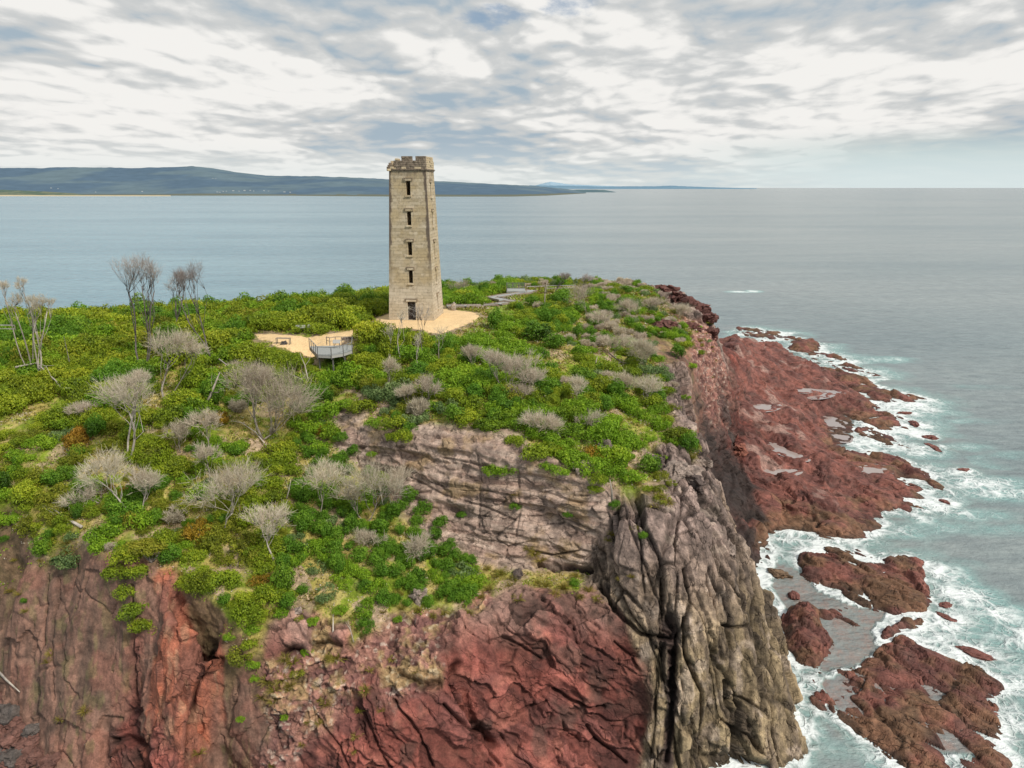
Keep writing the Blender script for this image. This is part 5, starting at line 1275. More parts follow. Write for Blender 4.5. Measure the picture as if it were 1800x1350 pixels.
def quad_mesh(name, V_, tone, mat):
    me = mesh_np(name, V_, np.arange(len(V_)).reshape(-1, 4), 4); add_float(me, 'tone', tone); me.materials.append(mat)
    return me

def ribbons(A_, B_, w, rng):
    d_ = unit(B_ - A_); s = unit(np.cross(d_, rng.normal(size=(len(A_), 3))))
    return np.stack([A_ - s * w, A_ + s * w, B_ + s * w * .35, B_ - s * w * .35], 1).reshape(-1, 3)

def gen_twigs(rng, tips, origin, per, length, w, up=.35, spread=.55):
    """fans of fine twigs that leave the branch tips, each forked once"""
    n = len(tips) * per; base = np.repeat(tips, per, 0); out = unit(base - origin)
    d1 = unit(out + rng.normal(size=(n, 3)) * spread + np.array((0, 0, up)))
    l = length * rng.uniform(.5, 1.15, (n, 1))
    mid = base + d1 * l * .5
    d2 = unit(d1 + rng.normal(size=(n, 3)) * .35); d3 = unit(d1 + rng.normal(size=(n, 3)) * .45)
    V_ = np.concatenate([ribbons(base, mid, w * 1.2, rng), ribbons(mid, mid + d2 * l * .55, w, rng), ribbons(mid, mid + d3 * l * .45, w, rng)])
    t = np.tile(np.repeat(np.clip(rng.normal(.5, .16, n), 0, 1), 4), 3)
    return V_, t

def branchy(mb, a, b, r0, r1, rng, n=5, wob=.06, sides=5):
    a = np.array(a, float); b = np.array(b, float); L = np.linalg.norm(b - a); pts = []
    w1 = rng.normal(size=3) * wob * L; w2 = rng.normal(size=3) * wob * L * .5
    for i in range(n + 1):
        t = i / n; pts.append(a + (b - a) * t + w1 * math.sin(math.pi * t) + w2 * math.sin(2 * math.pi * t))
    mb.tube(pts, [r0 + (r1 - r0) * i / n for i in range(n + 1)], sides)
    return [np.array(p) for p in pts]

def depth_of(p): return (p[1] - CAM[1]) * CP - (p[2] - CAM[2]) * SP

def dead_tree(ub, vb, crowns, label, group=None, stem_r=.1, per=15, tips=44, bark='bark', twl=1.0, tw=.014, name='dead_tree', stems=True, seed=0, fork=.35, twig_up=.35):
    """bare grey tree: foot under photo position (ub, vb); crowns = [(u, v, rx, ry)] seen size in photo pixels"""
    h = hit(ub, vb)[0]
    if h is None: print('no ground', ub, vb); return
    rng = np.random.default_rng(900 + seed + int(ub) * 3 + int(vb)); base = np.array(h); D_ = depth_of(base); k = D_ / F_PX
    o = tag(empty(name, h - Vector((0, 0, .15))), label, 'tree', group)
    tr = MB(); TV = []; TT = []
    for ci, (u, v, rx, ry) in enumerate(crowns):
        rr0 = ray(u, v); c = CAM + rr0 * ((base[1] + rng.uniform(-.12, .12) * (vb - v) * k) / rr0[1]) - base; ax = np.array((rx, (rx + ry) * .5, ry)) * k * 1.36
        foot = np.array((rng.normal(0, .06), rng.normal(0, .06), 0)) if ci else np.zeros(3)
        low = c - np.array((0, 0, ax[2] * .75))
        st = branchy(tr, foot, low if low[2] > .3 else c * .5, stem_r * (1 if ci == 0 else .75), stem_r * .5, rng, 6, .05)
        tp = []; wind = np.array((rng.uniform(-.15, .45), rng.uniform(-.2, .2), 0)); cl = rng.normal(size=(4, 3)) * .42
        nb = max(5, tips // 5)
        for j in range(nb):
            a = rng.uniform(0, 6.283); rr_ = math.sqrt(rng.uniform(.05, 1)); zz = rng.uniform(-.25, .75)
            end = c + ax * np.array((math.cos(a) * rr_ * .72, math.sin(a) * rr_ * .72, zz * (1 - .5 * rr_)))
            end = end * .55 + (c + ax * np.clip(cl[j % 4], -.8, .8) * np.array((1, 1, .8))) * .45 + wind * ax * .4
            s0 = st[rng.integers(3, 7)] if fork else st[-1]
            bp = branchy(tr, s0, end, stem_r * .3, .014, rng, 4, .08, 4)
            for q in range(5): 
                d_ = unit(rng.normal(size=(1, 3)))[0] * ax * .33
                e = end + d_ * np.array((1, 1, .7)); branchy(tr, bp[-2], e, .018, .008, rng, 2, .05, 3); tp.append(e)
        TVi, TTi = gen_twigs(rng, np.array(tp), c - np.array((0, 0, ax[2] * .9)), per, twl * float(ax.mean()) * .62, tw, twig_up)
        TV.append(TVi); TT.append(TTi)
    t = tr.build('trunk', [M[bark]], o, smooth=True)
    V_ = np.concatenate(TV); me = quad_mesh('crown', V_, np.concatenate(TT), M['twig_dark' if bark == 'bark_dark' else 'twig']); link('crown', me, o)
    return o

# tall bare trees that stand against the water, and the large grey crowns
dead_tree(252, 655, [(222, 488, 19, 24), (246, 478, 24, 22), (267, 482, 12, 26)], 'tall slender bare tree with three fanned crowns against the sea', stem_r=.13, per=5, tips=44, bark='bark_dark', tw=.012, twl=1.2, seed=1)
dead_tree(374, 640, [(331, 490, 16, 28), (312, 492, 11, 22)], 'tall bare tree with a crooked leaning trunk and feathery crowns', stem_r=.12, per=5, tips=40, bark='bark_dark', tw=.012, twl=1.2, seed=2)
dead_tree(311, 590, [(306, 505, 10, 22), (320, 495, 9, 22)], 'thin bare tree just behind the crooked leaning one', stem_r=.12, per=8, tips=26, bark='bark_dark', tw=.012, seed=3)
dead_tree(58, 662, [(24, 533, 16, 14), (6, 508, 12, 12), (38, 500, 9, 11)], 'bare forked tree at the far left with wispy topmost crowns', stem_r=.11, per=9, tips=26, tw=.013, seed=4)
dead_tree(70, 672, [(52, 532, 12, 13), (80, 530, 11, 14), (66, 536, 9, 12)], 'bare pale forked tree right beside the one at the far left', stem_r=.11, per=9, tips=26, tw=.013, bark='bark_pale', seed=5)
BIG = [(291, 705, [(291, 608, 33, 30)], 'round grey twiggy dead tree in front of the tall bare trees', dict(stem_r=0.144)),
       (296, 700, [(335, 618, 18, 14)], 'low grey dead tree leaning right of the round grey one', dict(stem_r=0.072)),
       (228, 812, [(222, 690, 46, 33), (240, 668, 20, 16)], 'wide domed grey dead tree on a long pale trunk at centre left', dict(stem_r=0.144, bark='bark_pale')),
       (372, 800, [(360, 745, 24, 20)], 'pale grey dead tree with a small round crown above the left slope', dict(stem_r=0.094)),
       (318, 795, [(312, 762, 22, 18)], 'smaller grey dead tree left of the small round crowned one', dict(stem_r=0.072)),
       (462, 772, [(440, 672, 38, 30), (480, 705, 58, 48)], 'largest grey dead tree, a broad mass below the viewing deck', dict(stem_r=0.158, tips=60)),
       (236, 905, [(185, 828, 36, 28)], 'grey dead tree with a flat crown and bent trunk on the left slope', dict(stem_r=0.115, bark='bark_pale')),
       (250, 900, [(250, 845, 25, 26)], 'pale feathery dead tree between the flat crowned one and green shrubs', dict(stem_r=0.086, bark='bark_pale')),
       (204, 886, [(142, 878, 29, 20)], 'dead tree sprawling left along the ground near the left cliff top', dict(stem_r=0.079, bark='bark_pale', twig_up=.1)),
       (392, 935, [(405, 865, 52, 36)], 'broad pale grey dead tree in the middle of the left slope', dict(stem_r=0.101, tips=50, bark='bark_pale')),
       (485, 996, [(466, 918, 33, 28)], 'mushroom shaped grey dead tree on a white trunk above the bare track', dict(stem_r=0.108, bark='bark_pale')),
       (566, 918, [(562, 840, 30, 28)], 'thin grey dead tree among green shrubs at the head of the gully', dict(stem_r=0.079, per=16)),
       (642, 922, [(620, 868, 28, 22), (660, 850, 46, 34)], 'wide thinly twigged dead tree in the gully near the sandstone wall', dict(stem_r=0.101, per=13)),
       (680, 900, [(692, 848, 24, 24)], 'slim dead tree next to the foot of the sandstone wall', dict(stem_r=0.072, per=11)),
       (720, 988, [(728, 958, 24, 17)], 'small dead tree among dark round shrubs in the gully', dict(stem_r=0.065, per=14)),
       (655, 970, [(648, 948, 22, 14)], 'collapsed grey dead tree left of the small one in the gully', dict(stem_r=0.050, per=14)),
       (885, 690, [(868, 632, 22, 20), (900, 650, 36, 24), (935, 664, 24, 18)], 'long windswept grey dead tree on the slope below the tower', dict(stem_r=0.101, tips=44)),
       (838, 650, [(828, 622, 17, 18)], 'small grey dead tree left of the long windswept one', dict(stem_r=0.065)),
       (690, 690, [(684, 645, 14, 17)], 'small grey dead tree below the shrubs in front of the tower', dict(stem_r=0.058)),
       (745, 715, [(752, 683, 24, 15)], 'low spreading grey dead tree on the slope left of centre', dict(stem_r=0.065)),
       (718, 715, [(715, 690, 16, 16)], 'grey dead tree touching the low spreading one', dict(stem_r=0.058)),
       (1012, 715, [(1012, 680, 16, 18)], 'small pale dead tree standing alone at mid slope right', dict(stem_r=0.058)),
       (1135, 650, [(1130, 618, 17, 22)], 'dense grey dead tree near the right rim of the slope', dict(stem_r=0.072, per=34)),
       (1080, 622, [(1082, 603, 24, 12)], 'low grey dead tree left of the dense one near the right rim', dict(stem_r=0.058)),
       (1092, 690, [(1096, 672, 24, 15)], 'grey dead tree with pale forked stems above the right ledge', dict(stem_r=0.065, bark='bark_pale')),
       (1120, 712, [(1140, 680, 22, 18)], 'sprawling grey dead tree by the right rim above the buttress', dict(stem_r=0.065, bark='bark_pale')),
       (1060, 588, [(1056, 560, 17, 13)], 'grey dead tree high on the right slope', dict(stem_r=0.050)),
       (1035, 560, [(1030, 520, 22, 20)], 'bare leafless tree below the skyline fence', dict(stem_r=0.072, per=9)),
       (1100, 560, [(1104, 542, 22, 12)], 'grey dead tree near the top right of the headland', dict(stem_r=0.058, per=16)),
       (1140, 548, [(1145, 534, 20, 9)], 'low grey dead bush near the far right tip', dict(stem_r=0.050, per=16)),
       (1195, 560, [(1192, 548, 20, 10)], 'low grey dead bush below the rim crags', dict(stem_r=0.050, per=16)),
       (1045, 755, [(1030, 738, 24, 10)], 'flattened grey dead branches at centre right', dict(stem_r=0.050)),
       (960, 765, [(955, 742, 30, 18)], 'grey dead thicket above the sandstone wall', dict(stem_r=0.058, per=18)),
       (880, 705, [(905, 692, 26, 12)], 'low pale dead tree right under the long windswept one', dict(stem_r=0.050)),
       (610, 650, [(596, 668, 14, 10)], 'small dead bush below the deck', dict(stem_r=0.043)),
       (795, 520, [(803, 503, 18, 9)], 'faint leafless tree behind the shrubs just right of the tower', dict(stem_r=0.050, per=7)),
       (372, 850, [(362, 800, 20, 16)], 'grey dead tree below the small round crowned one', dict(stem_r=0.065)),
       (150, 745, [(148, 720, 20, 13)], 'tangled brown dead branches hanging left of the wide domed tree', dict(stem_r=0.058)),
       (430, 650, [(425, 645, 22, 10)], 'low grey dead tree above the largest grey mass', dict(stem_r=0.058))]
for i, (ub, vb, cr_, lab, kw) in enumerate(BIG):
    dead_tree(ub, vb, cr_, lab, 'grey dead trees', seed=20 + i, **kw)

def bare_branch(name, px, label, r=.1, bark='bark_pale', lift=.35, forks=3, cat='branch', seed=0, arch=None, upright=False):
    """a bleached limb that follows the ground under the given photo positions, or stands up from the first of them"""
    if upright:
        h0 = np.array(hit(*px[0])[0]); d0 = depth_of(h0)
        P = [h0 - np.array((0, 0, .2))] + [CAM + ray(u, v) * d0 for u, v in px[1:]]
    else:
        P = [np.array(hit(u, v)[0]) + np.array((0, 0, lift)) for u, v in px]
        if arch:
            for i, dz in enumerate(arch): P[i][2] += dz
    rng = np.random.default_rng(seed + 70); o = Vector(P[0]); mb = MB(); Q = [p - P[0] for p in P]
    R_ = [r * (1 - .75 * i / (len(Q) - 1)) for i in range(len(Q))]
    mb.tube(Q, R_, 5)
    L = np.linalg.norm(Q[-1] - Q[0])
    for k in range(forks):
        i = rng.integers(1, len(Q) - 1) if len(Q) > 2 else 0
        d_ = unit((Q[-1] - Q[0])[None] + rng.normal(size=(1, 3)) * L * .5 * np.array((1, 1, .6)))[0]
        e = Q[i] + d_ * L * rng.uniform(.25, .5)
        branchy(mb, Q[i], e, R_[i] * .6, .015, rng, 3, .08, 4)
    me = mb.mesh(name, [M[bark]], True); ob = bpy.data.objects.new(name, me); ob.location = o; COL.objects.link(ob); tag(ob, label, cat); return ob
bare_branch('driftwood_log', [(145, 932), (118, 917), (96, 902), (74, 893)], 'bleached driftwood limb lying across the top of the left cliff', .16, forks=4, seed=1)
bare_branch('fallen_branch', [(32, 672), (70, 668), (105, 690), (142, 718)], 'pale arching fallen branch at the far left below the forked trees', .14, forks=5, seed=2, arch=[1.6, 1.9, .9, .2])
bare_branch('dead_tree', [(356, 722), (372, 690), (386, 655)], 'leaning grey dead trunk left of the viewing deck', .24, 'bark', forks=2, seed=3, cat='dead tree', upright=True)
bare_branch('fallen_branch', [(388, 656), (412, 668), (442, 668)], 'thin pale branch reaching right from the leaning dead trunk', .08, forks=1, seed=4, arch=[1.5, .9, .5])
bare_branch('fallen_branch', [(586, 1124), (586, 1100), (586, 1086)], 'short white crooked branch at the lower edge of the bare gully', .09, forks=0, seed=5)
bare_branch('fallen_branch', [(622, 1135), (616, 1112), (608, 1100)], 'thin white branch just right of the short crooked one', .05, forks=1, seed=6)
bare_branch('fallen_branch', [(552, 712), (545, 690), (538, 665), (530, 655)], 'forked pale snag beside the bare patch left of the sandstone wall', .11, forks=5, seed=7, arch=[0, .6, 1.3, 2.2])
bare_branch('fallen_branch', [(470, 790), (450, 765), (425, 748), (408, 745)], 'curved pale branch hanging from the largest grey mass', .09, forks=2, seed=8)
bare_branch('dead_tree', [(957, 545), (958, 515), (962, 492)], 'slender dead pole left of the skyline fence', .13, 'bark', forks=1, seed=9, cat='dead tree', upright=True)
bare_branch('dead_tree', [(1044, 652), (1047, 640), (1050, 626)], 'short grey dead stump standing at mid slope right', .14, 'bark', forks=0, seed=10, cat='dead tree', upright=True)
bare_branch('fallen_branch', [(940, 668), (950, 690), (966, 715)], 'thin pale fallen branch below the long windswept tree', .06, forks=1, seed=11)
bare_branch('fallen_branch', [(1070, 625), (1090, 640), (1100, 645)], 'dark crooked fallen branch near the right rim', .1, 'bark_dark', forks=2, seed=12)
bare_branch('fallen_branch', [(880, 598), (892, 593), (905, 588)], 'pale fallen branch right of the gravel court slope', .07, forks=1, seed=13)
bare_branch('fallen_branch', [(1015, 577), (1030, 580), (1045, 585)], 'long pale stick on dry grass at the upper right slope', .07, forks=1, seed=14)
bare_branch('fallen_branch', [(300, 915), (312, 895), (324, 875)], 'thin bleached branch on the green left slope', .07, forks=3, seed=15)
bare_branch('fallen_branch', [(350, 950), (352, 935), (348, 928)], 'small bleached branch under the broad pale dead tree', .05, forks=1, seed=16)
bare_branch('fallen_log', [(-6, 1180), (14, 1202), (36, 1222)], 'pale log lying along the ledge at the bottom left corner', .16, forks=0, seed=17, cat='log')
bare_branch('dead_tree', [(500, 885), (508, 862), (512, 840)], 'white dead stem left of the gully shrubs', .07, forks=2, seed=18, cat='dead tree', upright=True)
bare_branch('dead_tree', [(127, 660), (124, 645), (112, 590)], 'dark thin dead stem among shrubs left of the tall bare trees', .09, 'bark_dark', forks=1, seed=19, cat='dead tree', upright=True)
bare_branch('dead_tree', [(1077, 880), (1075, 860), (1072, 843)], 'grey dead stump on the ledge at the top of the buttress', .14, 'bark', forks=0, seed=20, cat='dead tree', upright=True)
# leafless saplings in front of the tower
for i, (ub, vb, cr_, lab, bk) in enumerate([(740, 640, [(738, 552, 16, 22)], 'leafless sapling standing before the tower door', 'bark_dark'), (708, 640, [(702, 555, 10, 20)], 'leafless sapling before the left half of the tower', 'bark_pale'),
        (735, 655, [(733, 600, 10, 14)], 'white stemmed bare sapling in the shrubs below the tower', 'bark_pale'), (680, 630, [(688, 585, 10, 16)], 'bare pale sapling left of the tower door saplings', 'bark_pale'),
        (770, 640, [(772, 585, 16, 14)], 'bare sapling before the gravel right of the door', 'bark')]):
    dead_tree(ub, vb, cr_, lab, 'leafless saplings', stem_r=.075, per=3, tips=16, bark=bk, tw=.013, seed=70 + i, name='bare_sapling')
# windswept tree on the skyline, umbrella shaped green tree on the left slope
dead_tree(972, 518, [(991, 487, 13, 7)], 'windswept dark tree leaning right on the skyline', stem_r=.13, bark='bark_dark', per=14, tips=20, seed=81, name='windswept_tree')
dead_tree(1026, 518, [(1026, 491, 14, 8)], 'dark flat topped bare tree on the skyline right of the fence', stem_r=.1, bark='bark_dark', per=14, tips=22, seed=82, name='windswept_tree')

SH = {}
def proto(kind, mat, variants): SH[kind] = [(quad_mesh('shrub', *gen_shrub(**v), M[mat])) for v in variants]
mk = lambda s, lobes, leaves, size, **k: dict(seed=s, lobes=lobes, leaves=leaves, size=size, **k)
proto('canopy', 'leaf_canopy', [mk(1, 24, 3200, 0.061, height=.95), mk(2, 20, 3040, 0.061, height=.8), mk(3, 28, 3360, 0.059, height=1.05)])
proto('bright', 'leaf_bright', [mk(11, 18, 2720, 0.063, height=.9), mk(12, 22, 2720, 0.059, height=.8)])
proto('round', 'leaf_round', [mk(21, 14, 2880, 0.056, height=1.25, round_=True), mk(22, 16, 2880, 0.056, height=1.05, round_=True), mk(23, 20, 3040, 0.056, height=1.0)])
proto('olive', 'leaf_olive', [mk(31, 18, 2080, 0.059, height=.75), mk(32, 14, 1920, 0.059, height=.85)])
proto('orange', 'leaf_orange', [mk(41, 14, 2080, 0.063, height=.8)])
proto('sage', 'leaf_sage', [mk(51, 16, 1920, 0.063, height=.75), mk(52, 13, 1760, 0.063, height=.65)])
rngg = np.random.default_rng(77)
def gen_grey(seed):
    rng = np.random.default_rng(seed); a = rng.uniform(0, 6.28, 40); r = np.sqrt(rng.uniform(0, 1, 40)) * .6
    tips = np.stack([r * np.cos(a), r * np.sin(a), .25 + .35 * rng.uniform(size=40)], 1)
    V_, t = gen_twigs(rng, tips, np.array((0, 0, -.25)), 22, .42, .014, .25, .6)
    A_ = np.repeat(np.zeros((1, 3)), 40, 0); V2 = ribbons(A_, tips, np.array(.03), rng)
    return np.concatenate([V_, V2]), np.concatenate([t, np.full(len(V2), .35)])
SH['grey'] = [quad_mesh('dead_shrub', *gen_grey(s), M['twig']) for s in (5, 6, 7)]
KIND = {'canopy': 'leafy green shrub', 'bright': 'bright green shrub', 'round': 'dense dark green shrub', 'olive': 'olive yellow shrub', 'orange': 'orange tinged shrub', 'sage': 'pale sage green shrub', 'grey': 'low grey twiggy dead shrub'}

PLACED = []     # (point, radius, kind, height scale, tilt)
def place(p, r, kind, hs=1.0): PLACED.append((np.array(p), r * (1.0 if kind == 'grass' else 1.22), kind, hs))
# shrubs that stand out in the photo: (u, v of the foot, radius in photo px, kind)
for u, v, rp, kd_, hs in [(446, 616, 14, 'canopy', .9), (470, 624, 14, 'canopy', .9), (495, 628, 14, 'canopy', .9), (518, 630, 13, 'canopy', .9), (540, 640, 13, 'canopy', .8), (632, 632, 14, 'canopy', 1), (1185, 720, 10, 'olive', 1), (1202, 760, 9, 'olive', .9), (1204, 700, 9, 'bright', .9), (1172, 742, 12, 'canopy', 1), (1162, 805, 11, 'bright', .8), (1180, 850, 9, 'olive', .9), (1214, 645, 10, 'bright', .9), (1230, 622, 9, 'canopy', .9), (1242, 600, 8, 'sage', .8), (1222, 578, 10, 'bright', .9), (1244, 568, 7, 'olive', .8), (1205, 610, 11, 'canopy', 1), (1140, 860, 9, 'canopy', .8), (1185, 680, 9, 'grey', 1), (600, 772, 12, 'round', 1), (622, 800, 13, 'round', 1), (650, 838, 13, 'round', 1.1), (676, 868, 13, 'round', 1), (705, 895, 14, 'round', 1.1), (735, 922, 14, 'round', 1.1), (765, 947, 14, 'round', 1.1), (792, 968, 14, 'round', 1.1), (818, 986, 12, 'round', 1), (868, 832, 17, 'bright', 1), (890, 830, 16, 'bright', 1), (962, 822, 13, 'bright', .8), (985, 830, 16, 'bright', .8), (1110, 842, 21, 'bright', .8), (1052, 848, 15, 'canopy', 1), (1045, 862, 12, 'canopy', .9), (812, 908, 11, 'round', .6),
        (904, 894, 9, 'round', 1), (1000, 908, 12, 'round', .8), (1080, 895, 12, 'round', 1), (1130, 945, 9, 'round', 1), (1010, 1030, 11, 'round', 1), (500, 1035, 24, 'round', 1.5), (508, 1068, 17, 'round', 1.1), (572, 735, 24, 'bright', 1.4), (580, 768, 20, 'bright', 1.2),
        (560, 790, 18, 'bright', .9), (250, 1105, 20, 'canopy', 1.1), (242, 1075, 20, 'canopy', 1), (225, 1045, 18, 'canopy', 1), (205, 1010, 20, 'canopy', .9), (240, 1010, 18, 'canopy', .9), (300, 985, 22, 'round', .9), (335, 1030, 20, 'canopy', .8), (395, 1060, 14, 'round', 1.1), (350, 1010, 18, 'canopy', .7),
        (870, 580, 15, 'round', 1.7), (650, 600, 22, 'canopy', 1.6), (678, 604, 22, 'canopy', 1.65), (706, 606, 20, 'bright', 1.5), (735, 610, 20, 'canopy', 1.35), (762, 616, 15, 'canopy', 1.1), (664, 590, 18, 'canopy', 1.5), (690, 622, 22, 'canopy', 1.3), (725, 630, 22, 'bright', 1.2), (655, 630, 13, 'round', 1.2), (755, 640, 16, 'bright', 1.2), (700, 640, 18, 'canopy', 1),
        (650, 545, 24, 'round', 1.0), (625, 548, 20, 'canopy', 1.0), (676, 548, 16, 'canopy', 1.1), (800, 533, 17, 'bright', 1), (825, 535, 19, 'bright', 1.1), (845, 533, 14, 'bright', 1), (815, 525, 16, 'canopy', 1), (880, 514, 17, 'round', 1), (895, 514, 12, 'bright', 1), (858, 513, 8, 'round', 1),
        (985, 540, 18, 'round', 1.1), (960, 548, 14, 'round', 1.0), (1000, 560, 18, 'bright', 1), (1020, 548, 16, 'round', 1), (935, 540, 14, 'round', 1.1), (945, 600, 26, 'round', 1.0), (975, 610, 22, 'round', .9), (920, 590, 18, 'canopy', 1), (1040, 570, 10, 'round', 1), (915, 545, 7, 'round', 1), (890, 645, 18, 'round', .9),
        (865, 668, 16, 'round', 1.1), (1155, 705, 17, 'round', 1.1), (1190, 628, 14, 'round', 1.2), (1175, 690, 10, 'canopy', 1), (1040, 805, 18, 'orange', 1.2), (985, 795, 10, 'orange', 1.2), (1000, 783, 14, 'bright', 1), (1080, 790, 14, 'bright', 1), (1095, 770, 20, 'bright', .9), (1170, 770, 13, 'bright', .9), (1140, 772, 12, 'bright', .8), (1075, 740, 16, 'bright', .9),
        (400, 965, 24, 'olive', 1.0), (420, 985, 22, 'olive', .9), (440, 950, 18, 'olive', 1), (455, 1020, 16, 'orange', .8), (1165, 880, 13, 'olive', 1), (1160, 862, 11, 'olive', 1), (710, 775, 14, 'canopy', 1.5), (690, 770, 11, 'canopy', 1), (665, 745, 18, 'bright', .8), (640, 720, 22, 'canopy', .8), (610, 715, 18, 'bright', .8), (655, 800, 9, 'bright', .8),
        (720, 760, 13, 'round', 1.2), (860, 755, 24, 'bright', .9), (905, 780, 16, 'canopy', .9), (800, 740, 24, 'round', .9), (835, 700, 20, 'round', 1), (760, 720, 18, 'bright', .9), (800, 700, 18, 'canopy', 1), (540, 1150, 9, 'bright', 1.3), (520, 1185, 11, 'olive', 1), (405, 1120, 11, 'bright', .9), (445, 1110, 13, 'bright', 1), (440, 1135, 12, 'canopy', 1), (445, 1170, 12, 'bright', 1),
        (448, 1195, 8, 'bright', 1), (425, 1265, 8, 'bright', .8), (500, 1262, 7, 'bright', .8), (1078, 510, 14, 'canopy', .9), (1100, 512, 12, 'round', .8), (1135, 510, 12, 'canopy', .7), (1150, 512, 10, 'sage', .7), (735, 1020, 15, 'round', 1.2), (700, 1012, 16, 'round', 1.1), (738, 985, 16, 'round', 1.1), (690, 975, 16, 'round', 1.2), (740, 1030, 14, 'round', 1.1), (632, 985, 18, 'round', 1.1), (660, 995, 15, 'round', 1.1),
        (595, 985, 13, 'round', 1.1), (560, 960, 12, 'bright', 1), (575, 955, 14, 'bright', 1), (530, 985, 12, 'round', 1), (520, 945, 14, 'sage', .9), (555, 1000, 18, 'sage', .8), (570, 1045, 20, 'sage', .8), (540, 960, 14, 'sage', .9), (780, 975, 16, 'round', 1.1), (800, 985, 14, 'round', 1.1), (775, 930, 16, 'round', 1.1), (745, 900, 18, 'round', 1.0), (720, 880, 18, 'round', 1), (830, 990, 11, 'round', 1.1),
        (640, 1015, 14, 'bright', 1), (610, 1030, 13, 'bright', 1), (600, 1075, 13, 'bright', .9), (640, 1080, 15, 'bright', 1), (625, 1085, 9, 'olive', 1), (717, 1065, 10, 'round', 1.1), (550, 1095, 11, 'bright', .9), (525, 1088, 8, 'olive', .9), (495, 1080, 12, 'bright', 1), (42, 1060, 7, 'round', 1), (10, 950, 9, 'round', 1), (700, 1090, 8, 'bright', .8)]:
    h = hit(u, v)[0]
    if h is not None: place(h, rp * depth_of(h) / F_PX, kd_, hs)
# the rest of the cover is sown over the ground
tri = BV[BASE_T]; cen = tri.mean(1); ar = .5 * np.linalg.norm(np.cross(tri[:, 1] - tri[:, 0], tri[:, 2] - tri[:, 0]), axis=1)
isv = (BCLS[BASE_T] == 0).sum(1) >= 2; cu, cv = project(cen)
fn_ = np.cross(tri[:, 1] - tri[:, 0], tri[:, 2] - tri[:, 0]); fn_ /= np.maximum(np.linalg.norm(fn_, axis=1, keepdims=True), 1e-9)
okv = isv & (cu > -90) & (cu < 1890) & (cv < 1400) & (cen[:, 1] < 163) & (np.abs(fn_[:, 2]) > .35)
def sow(mask, nn, rng):
    idx = np.nonzero(mask)[0]; pr = ar[idx] / ar[idx].sum(); k = rng.choice(idx, nn, p=pr)
    a, b_ = rng.uniform(size=(2, nn)); s = np.sqrt(a); t = tri[k]
    return t[:, 0] * (1 - s)[:, None] + t[:, 1] * (s * (1 - b_))[:, None] + t[:, 2] * (s * b_)[:, None]
def open_ground(P):
    g0 = np.full(len(P), 9.0)
    for W_ in BW:
        for i in range(len(W_) - 1):
            a_, b_ = np.array(W_[i])[:2], np.array(W_[i + 1])[:2]; v_ = b_ - a_; t_ = np.clip(((P[:, :2] - a_) @ v_) / (v_ @ v_), 0, 1); g0 = np.minimum(g0, np.linalg.norm(P[:, :2] - a_ - t_[:, None] * v_, axis=1) - 1.0)
    g = np.minimum(poly_dist(P[:, 0], P[:, 1], GRAVEL_A), poly_dist(P[:, 0], P[:, 1], GRAVEL_B)); ins = in_poly(P[:, 0], P[:, 1], GRAVEL_A) | in_poly(P[:, 0], P[:, 1], GRAVEL_B)
    g[ins] = -1; return np.minimum(g0, np.where(P[:, 2] > 26, g, 9.0))
Z_CAN = [(-120, 520), (690, 500), (690, 640), (640, 690), (560, 700), (430, 720), (300, 745), (180, 750), (-120, 760)]
Z_GUL = [(520, 760), (600, 780), (650, 840), (720, 890), (800, 970), (845, 1000), (830, 1060), (740, 1110), (520, 1110), (490, 1000), (520, 900)]
Z_LAWN = [(786, 548), (870, 545), (905, 532), (925, 512), (990, 505), (935, 530), (900, 545), (880, 575), (845, 600), (800, 600)]
Z_WALK = [(780, 534), (880, 518), (900, 505), (1015, 505), (1015, 527), (945, 532), (915, 540), (780, 550)]
Z_PATH = [(430, 585), (540, 600), (640, 585), (650, 600), (630, 625), (540, 640), (430, 618)]
Z_DECK = [(536, 590), (625, 590), (628, 640), (536, 640)]
Z_BARE = [(495, 1000), (560, 980), (640, 1060), (740, 1100), (560, 1120), (505, 1110)]
cand = sow(okv, 9000, rngg); uu, vv = project(cand); og = open_ground(cand); dens = fbm(cand / 7.0, 3, 701); dn2 = fbm(cand / 3.0, 3, 702); drift = fbm(cand / 8.0, 3, 709)
grid = {}
def clash(p, r):
    cx, cy = int(p[0] // 3), int(p[1] // 3)
    for i in range(cx - 1, cx + 2):
        for j in range(cy - 1, cy + 2):
            for q, rq in grid.get((i, j), ()):
                if math.hypot(p[0] - q[0], p[1] - q[1]) < (r + rq) * .5: return True
    return False
def mark(p, r): grid.setdefault((int(p[0] // 3), int(p[1] // 3)), []).append((p, r))
for p, r, *_ in PLACED: mark(p, r * 1.1)
inz = lambda Zp: in_poly(uu, vv, Zp)
zpath = inz(Z_PATH); zc, zg, zl, zw, zd, zbare = inz(Z_CAN), inz(Z_GUL), inz(Z_LAWN), inz(Z_WALK), inz(Z_DECK), inz(Z_BARE)
pick = lambda d_, q: list(d_)[np.searchsorted(np.cumsum(list(d_.values())) / sum(d_.values()), q)]
